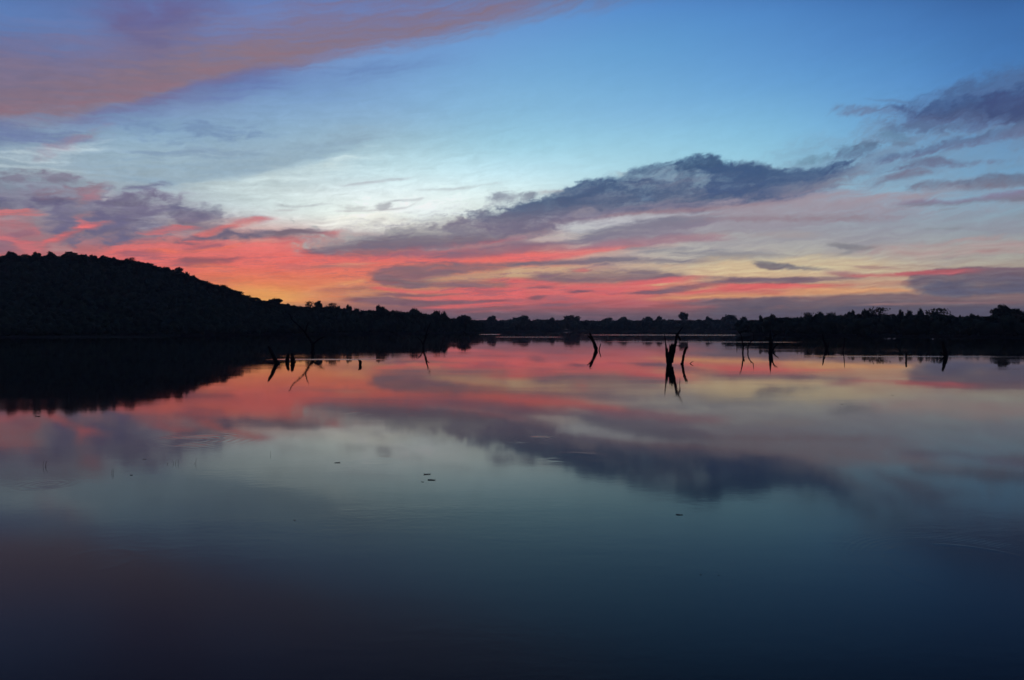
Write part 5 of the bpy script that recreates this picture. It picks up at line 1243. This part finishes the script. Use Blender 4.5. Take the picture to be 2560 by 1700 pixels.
# the forest behind them, which reads as one mass: low crowns joined into one mesh per wood
def forest(name, T, n, depth, hgt, label, seed, WMAX=8.5, tlo=None, thi=None):
    rs = np.random.RandomState(seed)
    proto = []
    for k in range(8):
        S = Soup(); v, f = ICO0
        for q in range(3):
            c = np.array([rs.uniform(-.28, .28), rs.uniform(-.28, .28), 0.42 + 0.14 * q])
            S.add(c + v * (1 + .2 * rs.normal(size=(12, 1))) * (0.36 - 0.05 * q) * np.array([1, 1, 1.0]), f)
        d = rs.normal(size=(44, 3)); d /= np.linalg.norm(d, axis=1)[:, None]
        S.add(*leaf_tris(rs, np.array([0, 0, .55]) + d * np.array([.44, .44, .4]) * rs.uniform(.75, 1.08, (44, 1)), 0.12))
        proto.append((np.concatenate(S.v), np.concatenate(S.f)))
    OUT_V, OUT_F, base = [], [], 0
    tlo = T[0, 0] if tlo is None else tlo; thi = T[-1, 0] if thi is None else thi
    tt = rs.uniform(tlo, thi, n)
    ys = np.interp(tt, T[:, 0], T[:, 1]); yc = np.interp(tt, T[:, 0], T[:, 2])
    u = rs.uniform(0, 1, n)
    front = rs.uniform(0, 1, n) < 0.16                       # a closed edge along the water
    Y = np.where(front, ys + rs.uniform(-1, 7, n), ys + 1.5 + u * (yc - ys + depth))
    Z = land_height(T, tt, Y)
    th = np.interp(tt, T[:, 0], T[:, 4])
    H_ = th * rs.uniform(0.76, 1.02, n) * hgt
    H_ = np.where(front, H_ * rs.uniform(0.45, 0.9, n), H_)
    W_ = np.minimum(H_, WMAX) * rs.uniform(0.85, 1.25, n)
    for k in range(8):
        m = np.where(np.arange(n) % 8 == k)[0]
        v, f = proto[k]
        a = rs.uniform(0, 6.28, len(m))
        vx = (v[None, :, 0] * np.cos(a)[:, None] - v[None, :, 1] * np.sin(a)[:, None]) * W_[m, None] + (Y * tt)[m, None]
        vy = (v[None, :, 0] * np.sin(a)[:, None] + v[None, :, 1] * np.cos(a)[:, None]) * W_[m, None] + Y[m, None]
        vz = v[None, :, 2] * H_[m, None] + Z[m, None]
        OUT_V.append(np.stack([vx, vy, vz], -1).reshape(-1, 3))
        OUT_F.append((f[None] + (np.arange(len(m)) * len(v))[:, None, None]).reshape(-1, 3) + base)
        base += len(m) * len(v)
    me = new_mesh(name, np.concatenate(OUT_V), np.concatenate(OUT_F), [MAT_LEAF])
    return tag(link(name, me), label, "forest", kind="stuff")

forest("hill_forest", LAND_LEFT, 8000, 70, 1.0, "dense dark forest covering the hill at left down to the water", 21, 6.0)
forest("far_forest", LAND_FAR, 2600, 60, 1.0, "hazy dark forest behind the far shore", 22)
forest("right_forest", LAND_RIGHT, 2200, 50, 1.0, "dark dense forest on the bank at right", 23)

# ================================================================ dead trees standing in the lake
DEAD = [
('dead_tree', 'dead tree', 'tallest bare dead tree at left with three wide spread branches', 'dead trees standing in the lake', -28.27, 96.88, [('trunk', [(-0.026, 0, -0.304, 0.295), (-0.035, 0, 0.0, 0.269), (0.0, 0, 0.478, 0.243), (0.052, 0, 0.912, 0.235), (0.0, 0, 1.26, 0.226), (-0.243, 0, 1.607, 0.174), (-0.504, 0, 1.911, 0.156), (-0.808, 0, 2.389, 0.165), (-1.042, 0, 2.78, 0.148)]), ('branch', [(-1.042, 0, 2.78, 0.13), (-1.459, 0, 3.257, 0.113), (-1.807, 0.3, 3.561, 0.104), (-2.502, 0.5, 4.126, 0.096), (-3.023, 0.7, 4.517, 0.078), (-3.284, 0.8, 4.821, 0.069), (-3.414, 0.8, 5.212, 0.069), (-3.588, 0.9, 5.429, 0.061), (-3.805, 1, 5.516, 0.043)]), ('branch', [(-1.06, 0, 2.823, 0.104), (-0.886, -0.2, 3.344, 0.096), (-0.695, -0.4, 3.866, 0.069), (-0.504, -0.5, 4.213, 0.052), (-0.382, -0.5, 4.335, 0.035)]), ('branch', [(0.061, 0, 1.173, 0.148), (0.321, -0.2, 1.39, 0.13), (0.625, -0.3, 1.65, 0.113), (1.147, -0.5, 1.998, 0.096), (1.494, -0.6, 2.128, 0.069), (1.928, -0.7, 2.258, 0.052)])]),
('broken_snag', 'dead tree', 'thick broken trunk leaning left, leftmost in the lake', 'dead trees standing in the lake', -23.01, 66.96, [('trunk', [(0.12, 0, -0.21, 0.228), (0.0, 0, -0.0, 0.222), (-0.15, 0, 0.27, 0.198), (-0.33, 0, 0.63, 0.192), (-0.552, 0, 1.111, 0.168), (-0.751, 0, 1.441, 0.132), (-0.871, 0, 1.651, 0.084), (-0.949, 0, 1.747, 0.03)]), ('splinter', [(-0.528, 0, 1.051, 0.096), (-0.708, 0, 1.201, 0.066), (-0.865, 0, 1.381, 0.024)])]),
('stump', 'stump', 'stout black stump with a side knot, nearest the tallest dead tree', 'dead trees standing in the lake', -22.42, 69.71, [('trunk', [(0.025, 0, -0.206, 0.263), (0.006, 0, 0.013, 0.25), (0.013, 0, 0.325, 0.225), (0.0, 0, 0.638, 0.188), (-0.038, 0, 0.856, 0.138), (-0.1, 0, 0.963, 0.038)]), ('knot', [(0.138, 0, 0.013, 0.113), (0.275, 0, 0.063, 0.1), (0.35, 0, 0.088, 0.05)])]),
('stump', 'stump', 'narrower black stump between the leaning trunk and the knotted stump', 'dead trees standing in the lake', -23.09, 70.09, [('trunk', [(-0.006, 0, -0.226, 0.195), (0.0, 0, -0.006, 0.189), (0.025, 0, 0.308, 0.189), (0.088, 0, 0.622, 0.163), (0.151, 0, 0.798, 0.126), (0.201, 0, 0.886, 0.038)])]),
('stump', 'stump', 'small lone stump just right of the tallest dead tree', 'dead trees standing in the lake', -14.41, 64.75, [('trunk', [(-0.01, 0, -0.175, 0.154), (0.01, 0, 0.0, 0.154), (0.031, 0, 0.185, 0.144), (-0.01, 0, 0.36, 0.123), (-0.051, 0, 0.453, 0.093)]), ('twig', [(-0.072, 0, 0.36, 0.051), (-0.154, 0, 0.463, 0.041), (-0.195, 0, 0.525, 0.021)])]),
('dead_tree', 'dead tree', 'slim dead tree against the dark point of the wooded shore', 'dead trees standing in the lake', -15.53, 119.56, [('trunk', [(0.0, 0, -0.437, 0.19), (0.0, 0, 0.0, 0.19), (0.019, 0, 0.608, 0.18), (0.228, 0, 1.272, 0.171), (0.437, 0, 1.804, 0.161), (0.532, 0, 2.412, 0.152), (0.589, 0.2, 2.791, 0.114), (0.798, 0.4, 3.551, 0.095), (1.082, 0.5, 4.159, 0.076), (1.253, 0.6, 4.463, 0.038)]), ('branch', [(-0.019, 0, 0.513, 0.133), (-0.209, -0.2, 1.082, 0.114), (-0.437, -0.4, 1.424, 0.104), (-0.779, -0.6, 1.728, 0.076), (-1.006, -0.7, 1.88, 0.038)]), ('branch', [(0.475, 0, 2.032, 0.095), (0.703, -0.2, 2.298, 0.076), (0.968, -0.3, 2.488, 0.066), (1.101, -0.4, 2.64, 0.038)])]),
('leaning_log', 'log', 'log leaning left with a stub near its top, middle of the lake', 'dead trees standing in the lake', 13.23, 107.2, [('trunk', [(0.053, 0, -0.266, 0.298), (0.0, 0, -0.0, 0.287), (-0.16, 0, 0.585, 0.277), (-0.372, 0, 1.171, 0.255), (-0.607, 0, 1.703, 0.234), (-0.851, 0, 2.288, 0.192), (-0.979, 0, 2.586, 0.16), (-1.032, 0, 2.735, 0.053)]), ('stub', [(-0.777, 0, 1.809, 0.149), (-1.064, 0, 2.075, 0.117), (-1.33, 0, 2.267, 0.074), (-1.437, 0, 2.33, 0.032)])]),
('twig', 'twig', 'thin twig rising beside the leaning log', None, 13.67, 107.2, [('stem', [(0.011, 0, -0.16, 0.085), (0.0, 0, -0.0, 0.085), (0.085, 0, 0.372, 0.074), (0.213, 0, 0.798, 0.074), (0.287, 0, 1.064, 0.053)])]),
('shattered_stump', 'stump', 'large shattered stump of upright splinters with one tall crooked limb', 'dead trees standing in the lake', 15.07, 65.28, [('trunk', [(0.016, 0, -0.295, 0.322), (0.005, 0, 0.0, 0.29), (0.0, 0, 0.402, 0.29), (0.011, 0, 0.778, 0.268), (0.011, 0, 1.1, 0.225), (0.021, 0, 1.261, 0.182)]), ('limb', [(0.215, 0, 0.188, 0.139), (0.258, 0, 0.51, 0.139), (0.338, 0, 0.992, 0.145), (0.429, 0, 1.422, 0.15), (0.515, 0, 1.797, 0.139), (0.612, 0.1, 2.173, 0.129), (0.697, 0.2, 2.468, 0.129), (0.751, 0.2, 2.736, 0.15), (0.773, 0.2, 2.924, 0.129), (0.762, 0.2, 2.999, 0.075)]), ('branch', [(0.805, 0.2, 2.859, 0.107), (0.912, 0.3, 2.988, 0.08), (1.062, 0.4, 3.192, 0.059), (1.25, 0.5, 3.433, 0.048), (1.411, 0.6, 3.578, 0.032)]), ('stub', [(0.848, 0.2, 2.817, 0.097), (0.944, 0.1, 2.602, 0.107), (1.009, 0, 2.414, 0.08), (0.998, 0, 2.253, 0.038)]), ('twig', [(0.982, 0, 2.387, 0.032), (0.971, 0, 2.012, 0.027), (0.96, -0.1, 1.583, 0.021), (0.966, -0.1, 1.288, 0.011)]), ('twig', [(0.676, 0.2, 2.935, 0.048), (0.553, 0.1, 3.004, 0.032), (0.429, 0, 3.01, 0.027), (0.327, 0, 2.935, 0.011)]), ('twig', [(0.553, 0.1, 1.819, 0.038), (0.767, 0, 1.808, 0.027), (1.009, 0, 1.754, 0.016)]), ('splinter', [(-0.182, 0, -0.027, 0.107), (-0.247, 0, 0.617, 0.118), (-0.29, 0, 1.046, 0.107), (-0.322, 0, 1.475, 0.091), (-0.365, 0, 1.905, 0.07), (-0.408, 0, 2.28, 0.048), (-0.44, 0, 2.602, 0.043), (-0.472, 0, 3.004, 0.011)]), ('splinter', [(-0.193, 0, 0.832, 0.075), (-0.193, 0, 1.207, 0.059), (-0.182, 0, 1.475, 0.043), (-0.177, 0, 1.636, 0.011)]), ('splinter', [(-0.011, -0.1, 1.046, 0.097), (-0.016, -0.1, 1.475, 0.075), (-0.011, -0.1, 1.797, 0.048), (-0.011, -0.1, 1.985, 0.011)]), ('splinter', [(0.118, -0.1, 1.046, 0.107), (0.113, -0.1, 1.583, 0.08), (0.113, -0.1, 1.851, 0.048), (0.118, -0.1, 2.039, 0.011)]), ('splinter', [(0.247, 0, 1.046, 0.129), (0.247, 0, 1.583, 0.107), (0.236, 0, 1.905, 0.07), (0.231, 0, 2.108, 0.011)]), ('splinter', [(0.343, 0.1, 1.261, 0.118), (0.365, 0.1, 1.69, 0.097), (0.376, 0.1, 1.905, 0.054), (0.381, 0.1, 2.039, 0.011)])]),
('leaning_post', 'dead trunk', 'leaning post with a swollen foot right of the shattered stump', 'dead trees standing in the lake', 16.49, 66.09, [('trunk', [(0.022, 0, -0.234, 0.119), (0.011, 0, -0.0, 0.119), (0.033, 0, 0.255, 0.119), (0.087, 0, 0.581, 0.119), (0.163, 0, 0.961, 0.119), (0.239, 0, 1.233, 0.119), (0.315, 0, 1.45, 0.114), (0.38, 0, 1.613, 0.103), (0.413, 0, 1.678, 0.065)]), ('knot', [(-0.011, 0, -0.016, 0.109), (-0.081, 0, 0.06, 0.119), (-0.141, 0, 0.081, 0.076), (-0.185, 0, 0.092, 0.027)]), ('splinter', [(0.424, 0, 1.505, 0.065), (0.489, 0, 1.657, 0.043), (0.521, 0, 1.722, 0.011)]), ('splinter', [(0.337, 0, 1.505, 0.065), (0.337, 0, 1.667, 0.043), (0.326, 0, 1.733, 0.011)])]),
('twig', 'twig', 'tiny bent twig lying right of the leaning post', None, 17.52, 67.24, [('stem', [(-0.022, 0, -0.044, 0.033), (0.0, 0, 0.0, 0.033), (0.116, 0, 0.099, 0.033), (0.243, 0, 0.177, 0.028), (0.376, 0, 0.232, 0.011)])]),
('dead_tree', 'dead tree', 'slim upright dead tree with a tuft of stubs halfway up', 'dead trees standing in the lake', 32.4, 95.86, [('trunk', [(-0.01, 0, -0.285, 0.133), (0.0, 0, 0.0, 0.124), (0.048, 0, 0.476, 0.114), (0.048, 0, 0.904, 0.105), (-0.038, 0, 1.427, 0.095), (-0.095, 0, 1.903, 0.086), (-0.143, 0.2, 2.379, 0.067), (-0.228, 0.3, 2.712, 0.057), (-0.324, 0.4, 2.931, 0.019)]), ('branch', [(0.038, 0, 0.666, 0.095), (0.133, 0, 0.904, 0.105), (0.209, 0, 1.094, 0.086), (0.266, 0, 1.256, 0.029)]), ('twig', [(0.086, 0, 0.666, 0.057), (0.209, 0, 0.619, 0.048), (0.305, 0, 0.523, 0.019)])]),
('dead_tree', 'dead tree', 'thin dead tree bent like a hook toward the right', 'dead trees standing in the lake', 35.04, 101.37, [('trunk', [(0.03, 0, -0.252, 0.091), (0.0, 0, 0.0, 0.091), (-0.04, 0, 0.302, 0.091), (0.0, 0, 0.654, 0.081), (0.111, 0, 0.986, 0.081), (0.292, 0, 1.308, 0.07), (0.533, 0, 1.57, 0.07), (0.755, 0, 1.711, 0.06), (0.805, 0, 2.063, 0.05), (0.825, 0, 2.415, 0.04), (0.845, 0, 2.657, 0.02)]), ('twig', [(0.433, 0, 1.489, 0.05), (0.453, 0, 1.66, 0.04), (0.413, 0, 1.811, 0.02)])]),
('dead_tree', 'dead tree', 'spiked dead trunk with two bent branches on its right side', 'dead trees standing in the lake', 39.76, 105.0, [('trunk', [(0.01, 0, -0.334, 0.292), (0.0, 0, -0.0, 0.281), (-0.01, 0, 0.709, 0.271), (-0.021, 0, 1.438, 0.229), (-0.031, 0, 2.168, 0.177), (-0.031, 0, 2.689, 0.115), (-0.021, 0, 3.21, 0.031)]), ('branch', [(0.135, 0, 0.605, 0.177), (0.323, 0.2, 1.178, 0.146), (0.49, 0.4, 1.751, 0.125), (0.698, 0.5, 2.22, 0.115), (0.948, 0.6, 2.408, 0.104), (1.345, 0.7, 2.543, 0.052)]), ('branch', [(0.24, 0, -0.021, 0.146), (0.386, -0.2, 0.396, 0.125), (0.594, -0.4, 0.73, 0.104), (0.844, -0.5, 0.959, 0.094), (1.074, -0.6, 1.126, 0.042)])]),
('dead_tree', 'dead tree', 'forked dead tree before the right wooded bank', 'dead trees standing in the lake', 51.15, 110.94, [('trunk', [(0.033, 0, -0.33, 0.286), (0.011, 0, 0.0, 0.275), (-0.099, 0, 0.496, 0.231), (-0.275, 0, 0.991, 0.176), (-0.474, 0, 1.432, 0.154), (-0.584, 0, 1.982, 0.121), (-0.65, 0, 2.368, 0.099), (-0.683, 0, 2.588, 0.033)]), ('branch', [(0.077, 0, 0.11, 0.165), (0.187, 0, 0.441, 0.132), (0.275, 0, 0.793, 0.11), (0.352, 0, 1.123, 0.044)])]),
('dead_sapling', 'dead tree', 'slender leaning stick of a tree before the right bank', 'dead trees standing in the lake', 47.75, 98.54, [('trunk', [(-0.02, 0, -0.196, 0.078), (0.01, 0, 0.0, 0.078), (0.117, 0, 0.587, 0.068), (0.205, 0, 1.174, 0.059), (0.245, 0, 1.761, 0.049), (0.264, 0, 2.25, 0.02)])]),
('stump', 'stump', 'short straight post between the right bank dead trees', 'dead trees standing in the lake', 42.86, 74.26, [('trunk', [(0.0, 0, -0.17, 0.096), (0.0, 0, 0.0, 0.096), (0.007, 0, 0.273, 0.096), (0.022, 0, 0.568, 0.088), (0.029, 0, 0.715, 0.074), (0.029, 0, 0.774, 0.029)])]),
('dead_tree', 'dead tree', 'rightmost dead trunk leaning left with one low branch', 'dead trees standing in the lake', 53.67, 84.39, [('trunk', [(0.05, 0, -0.251, 0.276), (0.0, 0, 0.0, 0.268), (-0.075, 0, 0.419, 0.235), (-0.168, 0, 0.838, 0.209), (-0.285, 0, 1.298, 0.184), (-0.394, 0, 1.675, 0.142), (-0.469, 0, 1.86, 0.05)]), ('branch', [(-0.184, 0, 0.084, 0.134), (-0.394, 0, 0.293, 0.117), (-0.62, 0, 0.452, 0.101), (-0.804, 0, 0.536, 0.059)]), ('twig', [(-0.394, 0, 0.335, 0.05), (-0.729, 0, 0.268, 0.042), (-1.005, 0, 0.335, 0.025)])]),
('twig', 'twig', 'plain upright stick left of the slim tufted dead tree', None, 40.91, 124.23, [('stem', [(0.0, 0, -0.173, 0.074), (0.0, 0, 0.0, 0.074), (0.012, 0, 0.444, 0.074), (0.025, 0, 0.987, 0.037)])])]
def build_dead(name, cat, label, group, x, y, limbs, seed):
    rs = np.random.RandomState(seed)
    e = tag(link(name, None, loc=(x, y, 0)), label, cat, group)
    for part, pts in limbs:
        P = [Vector(p[:3]) for p in pts]; R = [p[3] for p in pts]
        Q, RR = [], []
        for a, b, r0, r1 in zip(P, P[1:], R, R[1:]):          # finer, slightly knotty course
            n = max(2, int((b - a).length / max(0.12, 1.4 * r0)))
            n = min(n, 6)
            for k in range(n):
                t = k / n
                w = 0 if k == 0 else 0.09
                Q.append(a.lerp(b, t) + Vector((rs.normal(), rs.normal(), rs.normal() * .5)) * (r0 * w))
                RR.append((r0 + (r1 - r0) * t) * (1 + rs.normal() * 0.05))
        Q.append(P[-1]); RR.append(R[-1])
        S = Soup(); tube(S, Q, RR, 8, rs, 0.10)
        me = S.mesh(part, [MAT_BARK])
        link(part, me, e)
    return e

for i, d in enumerate(DEAD):
    build_dead(*d, seed=300 + i)

# ================================================================ floating leaves and reeds
def build_leaf(x, y, w, label, i):
    rs = np.random.RandomState(900 + i)
    n = 9
    v, f = [], []
    for k in range(n):
        t = k / (n - 1); wd = 0.42 * math.sin(math.pi * t) ** 0.8 * (1 - .3 * t) * w
        xx = (t - .5) * w; zz = 0.003 + 0.05 * w * (2 * t - 1) ** 2 * (1.0 if i % 3 else 2.0)
        v += [(xx, -wd, zz + .03 * w), (xx, 0, zz), (xx, wd, zz + .02 * w)]
    for k in range(n - 1):
        a = 3 * k
        f += [(a, a + 1, a + 4, a + 3), (a + 1, a + 2, a + 5, a + 4)]
    nv = len(v)
    v += [(p[0], p[1], p[2] - 0.006) for p in v]
    f += [tuple(reversed([q + nv for q in g])) for g in f]
    pale = "pale" in label and "thin" in label
    me = new_mesh("floating_leaf", v, f, [MAT_PALE if pale else MAT_LITTER])
    e = tag(link("floating_leaf", None, loc=(x, y, 0)), label, "leaf", "leaves floating on the lake")
    b = link("blade", me, e)
    S = Soup(); tube(S, [(w * .46, 0, .004), (w * .62, .03 * w, .006 + .02 * w), (w * .78, .05 * w, .008 + .06 * w)], [.05 * w, .04 * w, .015 * w], 5)
    link("stalk", S.mesh("stalk", [MAT_LITTER]), e)
    e.rotation_euler = (0, 0, rs.uniform(-.5, .5) + (math.pi if i % 2 else 0))

LEAVES = [(-18.799, 27.029, 0.174, 'small dark floating leaf below the hill reflection at far left'), (-9.796, 18.211, 0.075, 'tiny curled leaf floating right of the left reeds'), (-9.054, 16.232, 0.076, 'leaf with upturned tip floating near the left reeds'), (-4.518, 17.725, 0.125, 'flat dark leaf floating alone on pale water'), (-1.87, 15.719, 0.157, 'larger dark floating leaf of the cluster of three'), (-2.027, 15.515, 0.064, 'smallest floating leaf of the cluster of three'), (-2.046, 16.321, 0.143, 'pale thin floating leaf at the top of the cluster of three'), (-3.951, 12.419, 0.044, 'black seed pod floating on the blue water'), (3.125, 12.791, 0.105, 'dark leaf floating under the reflected cloud bank'), (19.833, 35.556, 0.104, 'speck of leaf floating at right on pale water'), (15.099, 31.274, 0.092, 'tiny leaf floating on grey water at right'), (7.418, 23.798, 0.056, 'tiny leaf floating on mauve water right of the middle'), (2.677, 9.681, 0.028, 'dot of a leaf on the dark blue water'), (2.928, 9.666, 0.023, 'last tiny leaf on the dark blue water')]
REEDS = [(-11.835, 17.264, [(-0.03, 0.0, 0.202), (0.02, 0.081, 0.162), (0.051, 0.03, 0.121)], 'leftmost tuft of thin reeds poking from the water'), (-9.625, 16.41, [(0.0, 0.01, 0.135), (0.029, 0.048, 0.125)], 'pair of thin reeds in the gap between the tufts'), (-8.709, 17.569, [(-0.165, -0.144, 0.062), (0.0, -0.041, 0.103), (0.041, 0.062, 0.113), (0.113, 0.113, 0.124)], 'widest tuft of reed stalks in the near left water'), (-8.143, 17.569, [(0.0, 0.01, 0.154), (-0.031, -0.051, 0.031)], 'single upright reed right of the widest tuft'), (-6.669, 18.843, [(0.0, 0.0, 0.121)], 'faint lone reed nearest the middle of the lake')]
for i, (x, y, w, label) in enumerate(LEAVES):
    build_leaf(x, y, w, label, i)

for i, (x, y, stems, label) in enumerate(REEDS):
    e = tag(link("reed_tuft", None, loc=(x, y, 0)), label, "reeds", "reeds in the near water")
    for (x0, x1, h) in stems:
        S = Soup()
        tube(S, [(x0, 0, -0.05), (x0 + (x1 - x0) * .35, .01, h * .5), (x1, .02, h)], [.0035, .003, .0015], 5)
        link("stem", S.mesh("stem", [MAT_REED]), e)

# ================================================================ evening air
def build_haze(density=HAZE_DENSITY if 'HAZE_DENSITY' in globals() else 1.5e-4):
    x0, x1, y0, y1, z0, z1 = -1700, 1700, -1700, 1700, -2.0, 125.0
    v = [(x, y, z) for z in (z0, z1) for y in (y0, y1) for x in (x0, x1)]
    f = [(0, 2, 3, 1), (4, 5, 7, 6), (0, 1, 5, 4), (2, 6, 7, 3), (0, 4, 6, 2), (1, 3, 7, 5)]
    m, N, L, p = node_mat("evening_haze")
    N.remove(p)
    pv = N.new("ShaderNodeVolumePrincipled")
    pv.inputs["Color"].default_value = (0.80, 0.86, 0.95, 1)
    pv.inputs["Density"].default_value = density
    pv.inputs["Anisotropy"].default_value = 0.2
    L.new(pv.outputs[0], N["Material Output"].inputs["Volume"])
    return tag(link("haze", new_mesh("haze", v, f, [m])), "thin blue evening haze over the lake", kind="stuff")

build_haze()
